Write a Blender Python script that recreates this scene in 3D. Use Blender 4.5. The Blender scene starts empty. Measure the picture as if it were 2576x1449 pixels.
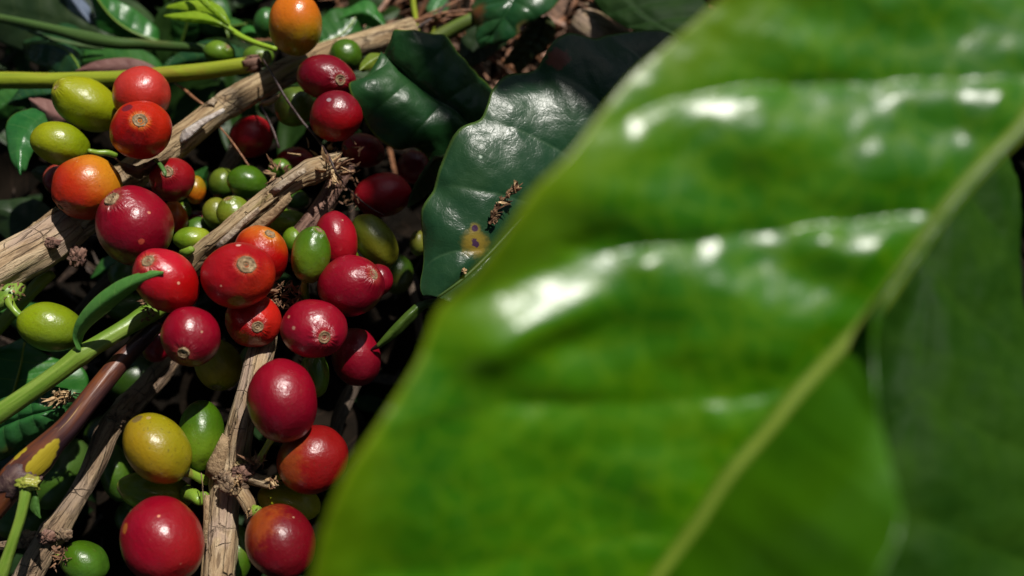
# Coffee cherries and cut branches heaped on the ground, seen close up. Real metres.
import bpy, bmesh, math, random
from mathutils import Vector, Matrix, noise as mnoise

SC = bpy.context.scene
COL = SC.collection
rnd = random.Random(7)

# ------------------------------------------------------------------ camera
PITCH = math.radians(70)
CAM = Vector((0, 0, 0.180))
R_ = Vector((1, 0, 0))
F_ = Vector((0, math.cos(PITCH), -math.sin(PITCH)))
U_ = R_.cross(F_)
K = 0.637 / 1288.0
MM = 0.001

def P(u, v, d):
    """point seen at photo position (u, v) of 2576x1449, d millimetres along the view axis"""
    return CAM + (d * MM) * (F_ + (u - 1288) * K * R_ - (v - 724.5) * K * U_)

def S(px, d):
    return px * K * d * MM

def ground_d(u, v):
    """depth in mm at which the ray meets the ground"""
    r = F_ + (u - 1288) * K * R_ - (v - 724.5) * K * U_
    return -CAM.z / r.z * 1000

# ------------------------------------------------------------------ object helpers
def tag(o, label=None, cat=None, group=None, kind=None):
    if label: o['label'] = label
    if cat: o['category'] = cat
    if group: o['group'] = group
    if kind: o['kind'] = kind
    return o

def empty(name, loc):
    o = bpy.data.objects.new(name, None)
    o.empty_display_size = 0.004
    o.location = loc
    COL.objects.link(o)
    return o

def mesh_obj(name, verts, faces, mat, origin=Vector((0, 0, 0)), parent=None, tc=None, smooth=True, solid=0, rot=None, parent_origin=None):
    """verts in world space; origin = where the object's origin stands"""
    me = bpy.data.meshes.new(name)
    if rot is None:
        lv = [tuple(v - origin) for v in verts]
    else:
        ri = rot.transposed()
        lv = [tuple(ri @ (v - origin)) for v in verts]
    me.from_pydata(lv, [], faces)
    me.update()
    if tc is not None:
        a = me.attributes.new('tc', 'FLOAT_VECTOR', 'POINT')
        flat = [c for t in tc for c in t]
        a.data.foreach_set('vector', flat)
    if smooth:
        me.polygons.foreach_set('use_smooth', [True] * len(me.polygons))
    me.materials.append(mat)
    o = bpy.data.objects.new(name, me)
    COL.objects.link(o)
    if parent is not None:
        o.parent = parent
        po = parent.location if parent_origin is None else parent_origin
        o.location = origin - po
    else:
        o.location = origin
    if rot is not None:
        o.rotation_euler = rot.to_euler()
    if solid:
        m = o.modifiers.new('thickness', 'SOLIDIFY')
        m.thickness = solid
        m.offset = 0
    return o

def catmull(pts, n):
    """resample a list of equal-length tuples to n samples, evenly by chord length of the first two coordinates"""
    L = [0]
    for a, b in zip(pts, pts[1:]):
        L.append(L[-1] + max(1e-6, math.hypot(b[0] - a[0], b[1] - a[1])))
    out = []
    k = len(pts[0])
    j = 0
    for i in range(n):
        t = L[-1] * i / (n - 1)
        while j < len(pts) - 2 and t > L[j + 1]:
            j += 1
        f = (t - L[j]) / (L[j + 1] - L[j])
        p0 = pts[max(0, j - 1)]; p1 = pts[j]; p2 = pts[j + 1]; p3 = pts[min(len(pts) - 1, j + 2)]
        l0 = max(1e-6, L[j] - L[max(0, j - 1)]) if j > 0 else L[j + 1] - L[j]
        l1 = L[j + 1] - L[j]
        l2 = (L[j + 2] - L[j + 1]) if j + 2 < len(L) else l1
        r = []
        for c in range(k):
            m1 = (p2[c] - p0[c]) / (l0 + l1) * l1 if j > 0 else (p2[c] - p1[c])
            m2 = (p3[c] - p1[c]) / (l1 + l2) * l1 if j + 2 < len(L) else (p2[c] - p1[c])
            h00 = 2 * f ** 3 - 3 * f ** 2 + 1; h10 = f ** 3 - 2 * f ** 2 + f
            h01 = -2 * f ** 3 + 3 * f ** 2; h11 = f ** 3 - f ** 2
            r.append(h00 * p1[c] + h10 * m1 + h01 * p2[c] + h11 * m2)
        out.append(tuple(r))
    return out

# ------------------------------------------------------------------ node helper
class NT:
    def __init__(self, name):
        self.m = bpy.data.materials.new(name)
        self.m.use_nodes = True
        self.n = self.m.node_tree.nodes
        self.l = self.m.node_tree.links
        self.n.clear()
        self.out = self.n.new('ShaderNodeOutputMaterial')
    def put(self, sock, val):
        if val is None: return
        if isinstance(val, bpy.types.NodeSocket): self.l.new(val, sock)
        elif isinstance(val, (tuple, list)):
            if len(val) == 3 and len(sock.default_value) == 4: val = tuple(val) + (1,)
            sock.default_value = val
        else: sock.default_value = val
    def coord(self, kind='Object'):
        return self.n.new('ShaderNodeTexCoord').outputs[kind]
    def attr(self, name):
        a = self.n.new('ShaderNodeAttribute'); a.attribute_name = name
        return a.outputs['Vector']
    def sep(self, v):
        s = self.n.new('ShaderNodeSeparateXYZ'); self.put(s.inputs[0], v)
        return s.outputs
    def comb(self, x, y, z):
        s = self.n.new('ShaderNodeCombineXYZ')
        for i, q in enumerate((x, y, z)): self.put(s.inputs[i], q)
        return s.outputs[0]
    def math(self, op, a, b=None, c=None, clamp=False):
        s = self.n.new('ShaderNodeMath'); s.operation = op; s.use_clamp = clamp
        self.put(s.inputs[0], a)
        if b is not None: self.put(s.inputs[1], b)
        if c is not None: self.put(s.inputs[2], c)
        return s.outputs[0]
    def vmath(self, op, a, b=None):
        s = self.n.new('ShaderNodeVectorMath'); s.operation = op
        self.put(s.inputs[0], a)
        if b is not None: self.put(s.inputs[1], b)
        return s.outputs['Value'] if op in ('DOT_PRODUCT', 'LENGTH', 'DISTANCE') else s.outputs[0]
    def noise(self, v, scale, detail=3, rough=.55, dist=0, col=False):
        s = self.n.new('ShaderNodeTexNoise')
        self.put(s.inputs['Vector'], v)
        s.inputs['Scale'].default_value = scale; s.inputs['Detail'].default_value = detail
        s.inputs['Roughness'].default_value = rough; s.inputs['Distortion'].default_value = dist
        return s.outputs['Color' if col else 'Fac']
    def voro(self, v, scale, feat='F1', rand=1):
        s = self.n.new('ShaderNodeTexVoronoi'); s.feature = feat
        self.put(s.inputs['Vector'], v); s.inputs['Scale'].default_value = scale
        s.inputs['Randomness'].default_value = rand
        return s.outputs['Distance']
    def rng(self, v, a, b, c=0.0, d=1.0, smooth=True):
        s = self.n.new('ShaderNodeMapRange')
        if smooth: s.interpolation_type = 'SMOOTHSTEP'
        self.put(s.inputs[0], v)
        for i, q in enumerate((a, b, c, d)): self.put(s.inputs[i + 1], q)
        return s.outputs[0]
    def mix(self, f, a, b, mode='MIX'):
        s = self.n.new('ShaderNodeMix'); s.data_type = 'RGBA'; s.blend_type = mode
        self.put(s.inputs[0], f); self.put(s.inputs[6], a); self.put(s.inputs[7], b)
        return s.outputs[2]
    def ramp(self, f, stops):
        s = self.n.new('ShaderNodeValToRGB'); self.put(s.inputs[0], f)
        e = s.color_ramp.elements
        while len(e) < len(stops): e.new(.5)
        for q, (p, c) in zip(e, stops):
            q.position = p; q.color = tuple(c) + (1,)
        return s.outputs[0]
    def bump(self, h, strength=.5, dist=.0002, normal=None):
        s = self.n.new('ShaderNodeBump'); self.put(s.inputs['Height'], h)
        s.inputs['Strength'].default_value = strength; s.inputs['Distance'].default_value = dist
        if normal is not None: self.put(s.inputs['Normal'], normal)
        return s.outputs[0]
    def bsdf(self, **kw):
        s = self.n.new('ShaderNodeBsdfPrincipled')
        for k, v in kw.items():
            self.put(s.inputs[k.replace('_', ' ')], v)
        return s.outputs[0]
    def done(self, sh):
        self.l.new(sh, self.out.inputs[0])
        return self.m

def mixc(a, b, t): return tuple(x * (1 - t) + y * t for x, y in zip(a, b))

# ------------------------------------------------------------------ cherry materials
CRIM = (.145, .0006, .0090); CRIM2 = (.215, .0008, .011)
RED = (.33, .002, .002); RED2 = (.40, .022, .004)
ORED = (.38, .013, .003); ORNG = (.50, .11, .005)
YEL = (.38, .26, .004); OCH = (.27, .165, .005); OLIV = (.235, .20, .005)
YGRN = (.165, .225, .002); GRN = (.044, .108, .003); DGRN = (.034, .082, .005); LGRN = (.11, .19, .008)
SAL = (.42, .03, .022)

def skin_mat(colA, colB, gdir, gpos, gsoft, mott, radius, speck, cal, colC, spots, seed, shine):
    t = NT('cherry_skin')
    oc = t.coord('Object')
    off = t.vmath('ADD', oc, (seed * .013, seed * .007, -seed * .011))
    g = t.math('DIVIDE', t.vmath('DOT_PRODUCT', oc, gdir), radius)
    n1 = t.noise(off, 160, 4, .6, .6)
    n2 = t.noise(off, 620, 4, .65)
    g = t.math('ADD', g, t.math('MULTIPLY', t.math('SUBTRACT', n1, .5), 1.1 * mott + .35))
    g = t.math('ADD', g, t.math('MULTIPLY', t.math('SUBTRACT', n2, .5), mott * 1.0 + .06))
    f = t.rng(g, gpos - gsoft, gpos + gsoft)
    c = t.mix(f, colA, colB)
    # faint darker and lighter clouds
    c = t.mix(t.rng(n1, .35, .75, 0, .25), c, mixc(colA, (.0, .0, .0), .35))
    fine = t.noise(off, 2300, 2, .5)
    c = t.mix(t.math('MULTIPLY', t.rng(fine, .60, .72), .22 + .5 * speck), c, mixc(colA, (.05, .03, .01), .75))
    # sparse lenticels
    lv = t.voro(off, 420, rand=1)
    lm = t.math('MULTIPLY', t.rng(lv, .05, .10, 1, 0), t.rng(t.noise(off, 330, 1), .58, .62))
    c = t.mix(t.math('MULTIPLY', lm, .7), c, (.42, .26, .16))
    # dull dusty bloom and scuffs
    sc = t.noise(t.vmath('MULTIPLY', off, (1, 1, .25)), 900, 5, .7, 1.2)
    scm = t.math('MULTIPLY', t.rng(sc, .62, .74), t.rng(n1, .5, .62))
    c = t.mix(t.math('MULTIPLY', scm, .22), c, mixc(colA, (.45, .22, .12), .6))
    xyz = t.sep(oc)
    hs = None
    if cal:
        rad = t.math('SQRT', t.math('ADD', t.math('MULTIPLY', xyz[0], xyz[0]), t.math('MULTIPLY', xyz[1], xyz[1])))
        up = t.rng(xyz[2], 0, .001)
        near = t.math('MULTIPLY', t.rng(rad, radius * .16, radius * .62, 1, 0), up)
        ang = t.math('ARCTAN2', xyz[1], xyz[0])
        wn = t.noise(t.comb(t.math('MULTIPLY', t.math('SINE', ang), 1.0), t.math('COSINE', ang), t.math('MULTIPLY', rad, 80)), 5.5, 3, .6)
        hs = t.math('MULTIPLY', wn, near)
        c = t.mix(t.math('MULTIPLY', t.rng(rad, radius * .16, radius * .40, 1, 0), t.math('MULTIPLY', t.rng(wn, .3, .6, .25, .85), up)), c, colC)
    for (pt, rr, sc_) in spots:
        dd = t.vmath('DISTANCE', oc, tuple(pt))
        dd = t.math('ADD', dd, t.math('MULTIPLY', t.math('SUBTRACT', n2, .5), rr * .9))
        c = t.mix(t.math('MULTIPLY', t.rng(dd, rr * .75, rr * 1.05, 1, 0), .85), c, sc_)
    peel = t.noise(off, 1500, 3, .6)
    h = t.math('ADD', t.math('MULTIPLY', peel, .55), t.math('MULTIPLY', n2, .9))
    if hs is not None:
        h = t.math('ADD', h, t.math('MULTIPLY', hs, 6.0))
    nb = t.bump(h, .5, .00024)
    ro = t.rng(n1, .3, .75, .29 + shine, .38 + shine)
    ro = t.math('ADD', ro, t.math('MULTIPLY', scm, .2))
    sh = t.bsdf(Base_Color=c, Roughness=ro, Normal=nb, Specular_IOR_Level=.52,
                Subsurface_Weight=.06, Subsurface_Radius=(.0010, .0004, .0002), Subsurface_Scale=1.0)
    return t.done(sh)

def calyx_mat():
    t = NT('dry_calyx')
    oc = t.coord('Object')
    n = t.noise(oc, 1400, 5, .7)
    c = t.ramp(n, [(.3, (.05, .03, .015)), (.5, (.20, .125, .06)), (.68, (.40, .29, .17))])
    return t.done(t.bsdf(Base_Color=c, Roughness=.75, Normal=t.bump(n, .8, .0003)))
CALYX = calyx_mat()

def stalk_mat(name, c1, c2, c3):
    t = NT(name)
    a = t.attr('tc')
    n = t.noise(t.vmath('MULTIPLY', a, (1, 1, .3)), 700, 4, .6)
    n2 = t.noise(a, 260, 3, .6)
    c = t.mix(t.rng(n, .35, .65), c1, c2)
    c = t.mix(t.rng(n2, .56, .68, 0, .8), c, c3)
    return t.done(t.bsdf(Base_Color=c, Roughness=.36, Normal=t.bump(n, .5, .0002), Specular_IOR_Level=.5,
                         Subsurface_Weight=.08, Subsurface_Radius=(.0004, .0008, .0002), Subsurface_Scale=1.0))
STALK = stalk_mat('green_stalk', (.12, .22, .02), (.20, .30, .03), (.16, .12, .03))
STALKD = stalk_mat('dark_green_stalk', (.05, .12, .02), (.09, .16, .02), (.09, .08, .03))

# ------------------------------------------------------------------ tubes (branches, stems, needles)
def tube(name, pts, mat, parent=None, segs=24, step=.0006, ridge=0.0, bumpy=0.0, seed=0, origin=None,
         cap=True, rag=0.0, flat=1.0, knots=(), ridge_f=6):
    """pts: (u, v, depth mm, width px). Returns object, world axis, radii"""
    n = 0
    w = [P(p[0], p[1], p[2]) for p in pts]
    ln = sum((b - a).length for a, b in zip(w, w[1:]))
    n = max(5, int(ln / step))
    cs = catmull([tuple(p) for p in pts], n)
    ax = [P(c[0], c[1], c[2]) for c in cs]
    rr = [S(c[3], c[2]) * .5 for c in cs]
    verts, tc, faces = [], [], []
    T = [(ax[min(i + 1, n - 1)] - ax[max(i - 1, 0)]).normalized() for i in range(n)]
    X = T[0].orthogonal().normalized()
    dist = 0
    for i in range(n):
        if i: dist += (ax[i] - ax[i - 1]).length
        X = (X - X.dot(T[i]) * T[i]).normalized()
        Y = T[i].cross(X)
        r = max(rr[i], 1e-5)
        for (kp, kw, kh) in knots:
            r *= 1 + kh * math.exp(-((dist / ln - kp) / kw) ** 2)
        for j in range(segs):
            a = 2 * math.pi * j / segs
            ca, sa = math.cos(a), math.sin(a)
            q = r
            if ridge:
                nv = mnoise.noise(Vector((ca * ridge_f * .5, sa * ridge_f * .5, dist * 90 + seed * 9.1)))
                nv2 = mnoise.noise(Vector((ca * ridge_f * 1.6, sa * ridge_f * 1.6, dist * 260 + seed * 3.3)))
                q *= 1 + ridge * (nv * 1.2 + nv2 * .6)
            if bumpy:
                q *= 1 + bumpy * mnoise.noise(Vector((ca * 1.1, sa * 1.1, dist * 150 + seed * 5.7)))
            along = 0
            if rag and (i < 2 or i >= n - 2):
                along = rag * r * (mnoise.noise(Vector((ca * 3, sa * 3, seed))) * 2) * (1 if i > 2 else -1)
            verts.append(ax[i] + q * (ca * X + sa * Y * flat) + T[i] * along)
            tc.append((ca * r, sa * r, dist * 1.0 + seed * .037))
    for i in range(n - 1):
        for j in range(segs):
            a = i * segs + j; b = i * segs + (j + 1) % segs
            faces.append((a, b, b + segs, a + segs))
    if cap:
        for i0, i, sgn in ((0, 0, -1), ((n - 1) * segs, n - 1, 1)):
            c = len(verts)
            verts.append(ax[i] + T[i] * sgn * rr[i] * (.35 if not rag else -.2))
            tc.append((0, 0, dist * (i > 0)))
            for j in range(segs):
                a = i0 + j; b = i0 + (j + 1) % segs
                faces.append((a, b, c) if sgn > 0 else (b, a, c))
    if origin is None:
        origin = ax[0] if parent is None else parent.location.copy()
    o = mesh_obj(name, verts, faces, mat, origin=origin, parent=parent, tc=tc)
    return o

# ------------------------------------------------------------------ cherries
# name key, cx, cy, A, B, angle, depth, colA, colB, options
GROUP_C = 'coffee cherries in the heap'
CH = []
def cherry(cx, cy, A, B, ang, d, cA, cB, label, cal=None, calr=.17, g=(0, 1, 0), gs=.5, mott=.15, speck=.1, stalk=None,
           cC=None, spots=(), shine=0, stalkmat=None, hidecal=None, fixed=False, gp=0.0, depth=1.0):
    CH.append(dict(cx=cx, cy=cy, A=A, B=B, ang=ang, d=d, cA=cA, cB=cB, label=label, cal=cal, calr=calr, g=g, gs=gs, mott=mott,
                   speck=speck, stalk=stalk, cC=cC or mixc(cA, (.35, .2, .06), .4), spots=spots, shine=shine, sm=stalkmat, hc=hidecal, fixed=fixed, dep=depth, gp=gp))

def relax():
    for it in range(60):
        for i in range(len(CH)):
            for j in range(i + 1, len(CH)):
                a, b = CH[i], CH[j]
                dx, dy = b['cx'] - a['cx'], b['cy'] - a['cy']
                L = math.hypot(dx, dy)
                if L > 260 or L < 1: continue
                th = math.atan2(dy, dx)
                def rad(c):
                    q = th - math.radians(c['ang'])
                    return 1 / math.sqrt((math.cos(q) / c['A']) ** 2 + (math.sin(q) / c['B']) ** 2)
                need = (rad(a) + rad(b)) * .97
                if L >= need: continue
                md = (a['d'] + b['d']) / 2
                gap = math.sqrt(need ** 2 - L ** 2) * K * md
                cur = b['d'] - a['d']
                if abs(cur) < gap:
                    s = 1 if cur >= 0 else -1
                    push = (gap - abs(cur)) * .25
                    wa = 0 if a['fixed'] else 1; wb = 0 if b['fixed'] else 1
                    if wa + wb == 0: continue
                    a['d'] -= s * push * wa; b['d'] += s * push * wb

def build_cherry(k, c):
    cx, cy, d = c['cx'], c['cy'], c['d']
    C = P(cx, cy, d)
    V = (CAM - C).normalized()
    # frame perpendicular to the line of sight; e1 radial in the picture
    ix, iy = (cx - 1288), (cy - 724.5)
    th = math.atan2(iy, ix)
    rad3 = (math.cos(th) * R_ - math.sin(th) * U_)
    e1 = (rad3 - rad3.dot(V) * V).normalized()
    e2 = (-math.sin(th) * R_ - math.cos(th) * U_)
    e2 = (e2 - e2.dot(V) * V).normalized()
    cosv = 1 / math.sqrt(1 + (ix * K) ** 2 + (iy * K) ** 2)
    an = math.radians(c['ang'])
    s_ = K * d * MM
    def img2perp(x, y):
        a = (x * math.cos(th) + y * math.sin(th)) * cosv * s_
        b = (-x * math.sin(th) + y * math.cos(th)) * s_
        return a * e1 + b * e2
    g1 = img2perp(math.cos(an) * c['A'], math.sin(an) * c['A'])
    g2 = img2perp(-math.sin(an) * c['B'], math.cos(an) * c['B'])
    m = (c['A'] * .35 + c['B'] * .65) if c['A'] > c['B'] else (c['A'] + c['B']) / 2
    g3 = V * (m * s_ * c['dep'])
    M = Matrix((g1, g2, g3)).transposed()
    def unit_from_px(x, y, front=True):
        dx, dy = x - cx, y - cy
        a = (dx * math.cos(an) + dy * math.sin(an)) / c['A']
        b = (-dx * math.sin(an) + dy * math.cos(an)) / c['B']
        l2 = a * a + b * b
        if l2 > .98:
            q = math.sqrt(.98 / l2); a *= q; b *= q; l2 = .98
        z = math.sqrt(1 - l2)
        return Vector((a, b, z if front else -z))
    if c['cal']: pole = unit_from_px(*c['cal'])
    elif c['hc']: pole = unit_from_px(*c['hc'], front=False)
    else: pole = Vector((-.8, .2, -.55)).normalized()
    X = pole.orthogonal().normalized(); Y = pole.cross(X)
    NR, NS = 34, 52
    rbar = m * s_
    zl = (M @ pole).normalized()
    xl = (M @ X); xl = (xl - xl.dot(zl) * zl).normalized()
    yl = zl.cross(xl)
    rot = Matrix((xl, yl, zl)).transposed()
    verts, faces = [], []
    sd = k * 3.7
    for i in range(NR + 1):
        # denser rings by the pole
        f = i / NR
        phi = math.pi * (f ** 1.25)
        if i == 0 or i == NR: 
            ring = 1
        else: ring = NS
        for j in range(ring):
            a = 2 * math.pi * j / NS
            s = pole * math.cos(phi) + (X * math.cos(a) + Y * math.sin(a)) * math.sin(phi)
            q = 1 + .045 * mnoise.noise(s * 1.25 + Vector((sd, 0, 0))) + .009 * mnoise.noise(s * 3.2 + Vector((0, sd, 0)))
            if c['cal']:
                q -= .055 * math.exp(-(phi / .20) ** 2)
                q += .010 * math.exp(-((phi - .36) / .13) ** 2) * (1 + .9 * math.sin(a * 5 + sd) + .5 * math.sin(a * 11 + sd))
            q -= .04 * math.exp(-((math.pi - phi) / .25) ** 2)
            verts.append(C + (M @ s) * q)
    for j in range(NS):
        faces.append((0, 1 + j, 1 + (j + 1) % NS))
    for i in range(NR - 2):
        for j in range(NS):
            a = 1 + i * NS + j; b = 1 + i * NS + (j + 1) % NS
            faces.append((a, a + NS, b + NS, b))
    last = len(verts) - 1
    for j in range(NS):
        a = 1 + (NR - 2) * NS + j; b = 1 + (NR - 2) * NS + (j + 1) % NS
        faces.append((a, last, b))
    # gradient direction: picture direction (x right, y down, z to camera)
    gx, gy, gz = c['g']
    gw = img2perp(gx, gy) / s_ + V * gz
    gl = (rot.transposed() @ gw).normalized()
    spots = []
    for (sx, sy, sr, scol) in c['spots']:
        pt = M @ unit_from_px(sx, sy)
        spots.append((rot.transposed() @ pt, sr * s_, scol))
    mat = skin_mat(c['cA'], c['cB'], tuple(gl), c['gp'], c['gs'], c['mott'], rbar, c['speck'], bool(c['cal']), c['cC'], spots, k + 1, c['shine'])
    parts = bool(c['cal'] or c['stalk'])
    if parts:
        root = empty('coffee_cherry', C)
        sk = mesh_obj('skin', verts, faces, mat, origin=C, parent=root, rot=rot)
    else:
        root = mesh_obj('coffee_cherry', verts, faces, mat, origin=C, rot=rot)
    tag(root, c['label'], 'coffee cherry', GROUP_C)
    if c['cal']:
        # dried calyx disc: raised ring, groove, centre knob
        Nn = (M.inverted().transposed() @ pole).normalized()
        base = C + (M @ pole) * (1 - .052)
        rc = c['calr'] * rbar * 1.08
        ax = (X - X.dot(Nn) * Nn).normalized(); ay = Nn.cross(ax)
        prof = [(0, .03), (.10, .06), (.18, -.10), (.28, -.06), (.40, .10), (.50, .16), (.58, .05), (.72, .08), (.86, .20), (.96, .22), (1.06, .05), (1.14, -.28)]
        vs, fs = [base + Nn * prof[0][1] * rc], []
        ns = 30
        for i, (pr, ph) in enumerate(prof[1:]):
            for j in range(ns):
                a = 2 * math.pi * j / ns
                nz = mnoise.noise(Vector((math.cos(a) * 2.2, math.sin(a) * 2.2, i * .35 + sd)))
                nz2 = mnoise.noise(Vector((math.cos(a) * 6, math.sin(a) * 6, i * .9 + sd)))
                rr2 = rc * pr * (1 + .10 * nz + .04 * nz2)
                vs.append(base + (ax * math.cos(a) + ay * math.sin(a)) * rr2 + Nn * rc * (ph + .10 * nz2 + .06))
        for j in range(ns): fs.append((0, 1 + j, 1 + (j + 1) % ns))
        for i in range(len(prof) - 2):
            for j in range(ns):
                a = 1 + i * ns + j; b = 1 + i * ns + (j + 1) % ns
                fs.append((a, a + ns, b + ns, b))
        mesh_obj('calyx', vs, fs, CALYX, origin=C, parent=root)
    if c['stalk']:
        tube('stalk', c['stalk'], c['sm'] or STALK, parent=root, segs=14, step=.0004, bumpy=.12, ridge=.05, seed=k)
    return root

# ------------------------------------------------------------------ the cherries (measured on the photograph)
_ = cherry
_(744, 62, 82, 67, 85, 150, (.52, .13, .008), (.25, .19, .005), 'tall orange and yellow coffee cherry standing at the top of the heap', g=(.25, 1, -.1), gs=.55, mott=.2, shine=-.04, fixed=True)
_(357, 238, 74, 72, 0, 143, SAL, ORED, 'rosy red cherry directly above the red cherry with a dark oval spot', g=(0, 1, 0), gs=.5)
_(355, 327, 79, 75, 0, 137, ORED, RED, 'red orange cherry with a dry scar facing up and one dark oval spot', cal=(352, 303), calr=.20, g=(-.5, .8, 0),
  cC=(.55, .19, .015), spots=[(321, 272, 15, (.09, .01, .02))], speck=.2)
_(219, 263, 95, 63, 27, 144, YGRN, (.27, .28, .003), 'larger of the two yellow green cherries at the upper left, touching the rosy one', cal=(142, 217), calr=.12, g=(0, -1, 0), gs=.8, shine=.02, speck=.3, cC=(.33, .3, .02))
_(152, 362, 77, 54, 17, 141, YGRN, (.25, .27, .003), 'yellow green cherry lying above the orange cherry at the left', g=(-1, -.4, 0), gs=.8, speck=.25,
  stalk=[(222, 379, 141, 12), (245, 384, 142, 14), (272, 385, 143, 16), (292, 392, 144, 15)])
_(220, 471, 91, 81, -8, 134, (.38, .018, .004), (.52, .22, .008), 'orange cherry with a yellow shoulder resting on the thick left branch', g=(.8, -.45, .1), gp=.38, gs=.75, mott=.35, speck=.35, cC=ORNG,
  cal=(144, 527), calr=.08)
_(340, 569, 104, 97, 55, 130, CRIM, CRIM2, 'largest dark crimson cherry near the middle left, under the orange one', cal=(281, 500), calr=.17, g=(-.2, -1, 0), speck=.1, cC=(.24, .06, .04), fixed=True,
  spots=[(355, 606, 9, (.38, .06, .03)), (374, 536, 4, (.5, .2, .12))])
_(434, 452, 58, 56, 0, 142, (.22, .003, .006), CRIM, 'small red cherry with a tiny green leaf on its scar', cal=(421, 432), calr=.22, g=(0, 1, 0), cC=(.32, .05, .02))
_(492, 478, 27, 36, 0, 152, OCH, ORNG, 'small mottled orange cherry peeping out behind the small red cherry', mott=.5, speck=.5)
_(418, 706, 92, 74, 38, 127, RED, (.40, .006, .02), 'bright red cherry crossed by the tip of a narrow green leaf', cal=(372, 656), calr=.17, g=(-.6, -.8, 0), gs=.6, spots=[(448, 712, 4, (.6, .3, .2))])
_(600, 692, 94, 83, -8, 124, (.29, .003, .007), RED2, 'big red cherry in the centre with a round tan scar and orange flush', cal=(620, 666), calr=.23, g=(.55, .6, 0), gp=.35, gs=.5, mott=.3, cC=(.42, .10, .02), fixed=True,
  spots=[(600, 617, 7, (.55, .35, .3)), (558, 718, 3, (.6, .3, .2)), (597, 757, 22, (.22, .15, .01))])
_(657, 641, 76, 68, 62, 131, RED, ORNG, 'red orange cherry half hidden behind the big central red cherry', cal=(680, 588), calr=.17, g=(.35, -1, 0), gp=.55, gs=.4, cC=(.55, .24, .02))
_(782, 641, 72, 50, 98, 129, (.10, .17, .008), GRN, 'upright green cherry with a small blossom scar between red cherries', cal=(803, 577), calr=.15, g=(.4, -.5, 0), gs=.8, mott=.3, speck=.25, cC=(.16, .22, .02), hidecal=None,
  stalk=[(768, 706, 130, 16), (766, 730, 133, 20), (768, 755, 137, 22)])
_(846, 606, 76, 54, 82, 136, (.30, .003, .010), CRIM2, 'bright pinkish red cherry behind the upright green cherry', g=(-.6, -.4, 0))
_(885, 719, 84, 77, -10, 130, CRIM2, CRIM, 'dark red cherry with a square pale scar near its right edge', cal=(940, 690), calr=.15, g=(0, 1, 0), cC=(.3, .05, .03))
_(953, 704, 36, 40, 0, 137, CRIM, CRIM2, 'sliver of a dark red cherry behind the one with the square scar')
_(944, 606, 77, 48, 55, 144, (.20, .20, .012), (.14, .17, .012), 'dull yellow green cherry in shade to the right of the heap', g=(0, -1, 0), shine=.06)
_(790, 827, 85, 74, 5, 124, CRIM2, (.26, .004, .02), 'crimson cherry with a rough tan scar low on its right side', cal=(816, 848), calr=.18, g=(0, 1, 0), cC=(.42, .03, .03), spots=[(727, 797, 5, (.5, .2, .12)), (741, 825, 5, (.42, .2, .14))])
_(637, 806, 72, 68, 10, 129, (.30, .005, .008), (.45, .012, .006), 'red cherry with a glossy brown scar beneath the big central cherry', cal=(648, 822), calr=.18, g=(.9, -.3, 0), cC=(.3, .02, .01))
_(481, 846, 77, 75, 60, 124, CRIM, CRIM2, 'crimson cherry with a ringed scar at its bottom left', cal=(461, 888), calr=.17, g=(0, -1, 0), cC=(.28, .02, .02))
_(549, 918, 66, 60, 60, 136, (.34, .25, .008), (.20, .21, .008), 'ochre green cherry in the shade under the crimson ringed cherry', g=(0, -1, 0), cal=(545, 976), calr=.16, cC=(.12, .12, .02), shine=.06)
_(896, 898, 62, 75, -15, 140, CRIM, CRIM2, 'dark crimson cherry in shadow beside the tip of the curled leaf', g=(0, -1, 0), shine=.05)
_(711, 1007, 106, 89, 82, 122, CRIM2, CRIM, 'big oval crimson cherry on a green stalk beside the grey branch', g=(-.1, 1, 0), fixed=True, speck=.15,
  stalk=[(688, 1095, 124, 24), (676, 1115, 124.5, 17), (664, 1136, 125, 17), (652, 1158, 126, 20)])
_(787, 1155, 94, 84, -35, 127, (.20, .004, .004), (.25, .045, .008), 'mottled red cherry on a short stalk, lower right of the heap', g=(-.8, .2, .2), gp=.55, gs=.3, mott=.85, speck=.2,
  stalk=[(716, 1194, 127, 22), (700, 1200, 127.5, 17), (684, 1208, 128, 18), (668, 1210, 128, 22)])
_(505, 1094, 90, 60, 95, 131, GRN, LGRN, 'smooth green cherry standing beside the olive yellow one', g=(-.2, 1, 0), speck=.25,
  stalk=[(497, 1172, 131, 24), (494, 1190, 130, 18), (497, 1200, 130, 18)])
_(396, 1128, 97, 79, 47, 124, OLIV, OCH, 'olive yellow speckled cherry, lower left of centre', g=(-.7, .4, 0), gs=.5, mott=.4, speck=.7, fixed=True,
  spots=[(347, 1055, 15, (.12, .08, .03)), (374, 1052, 6, (.35, .24, .1))], stalk=[(466, 1186, 127, 26), (486, 1194, 128, 22), (506, 1204, 129, 24), (520, 1208, 130, 26)])
_(392, 1237, 98, 52, 8, 132, (.15, .21, .008), (.26, .27, .010), 'dull green cherry lying under the olive yellow one', g=(1, .2, 0), speck=.2,
  stalk=[(470, 1240, 131, 40), (490, 1248, 129, 34), (505, 1262, 128, 22), (517, 1240, 128, 20)])
_(410, 1360, 113, 107, 70, 121, CRIM2, (.27, .010, .008), 'very large crimson cherry at the bottom edge of the picture', gp=.3, g=(1, .2, 0), gs=.9, mott=.3, speck=.1, fixed=True,
  spots=[(318, 1330, 14, (.40, .12, .02)), (400, 1300, 4, (.6, .25, .15))])
_(706, 1362, 96, 88, 70, 122, (.13, .0015, .006), (.27, .05, .007), 'mottled crimson and orange cherry in the bottom row, right of the branch', g=(-.7, -.5, .1), gp=.62, gs=.3, mott=.85, fixed=True,
  stalk=[(648, 1288, 124, 30), (634, 1278, 125, 22), (622, 1264, 126, 26)])
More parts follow.
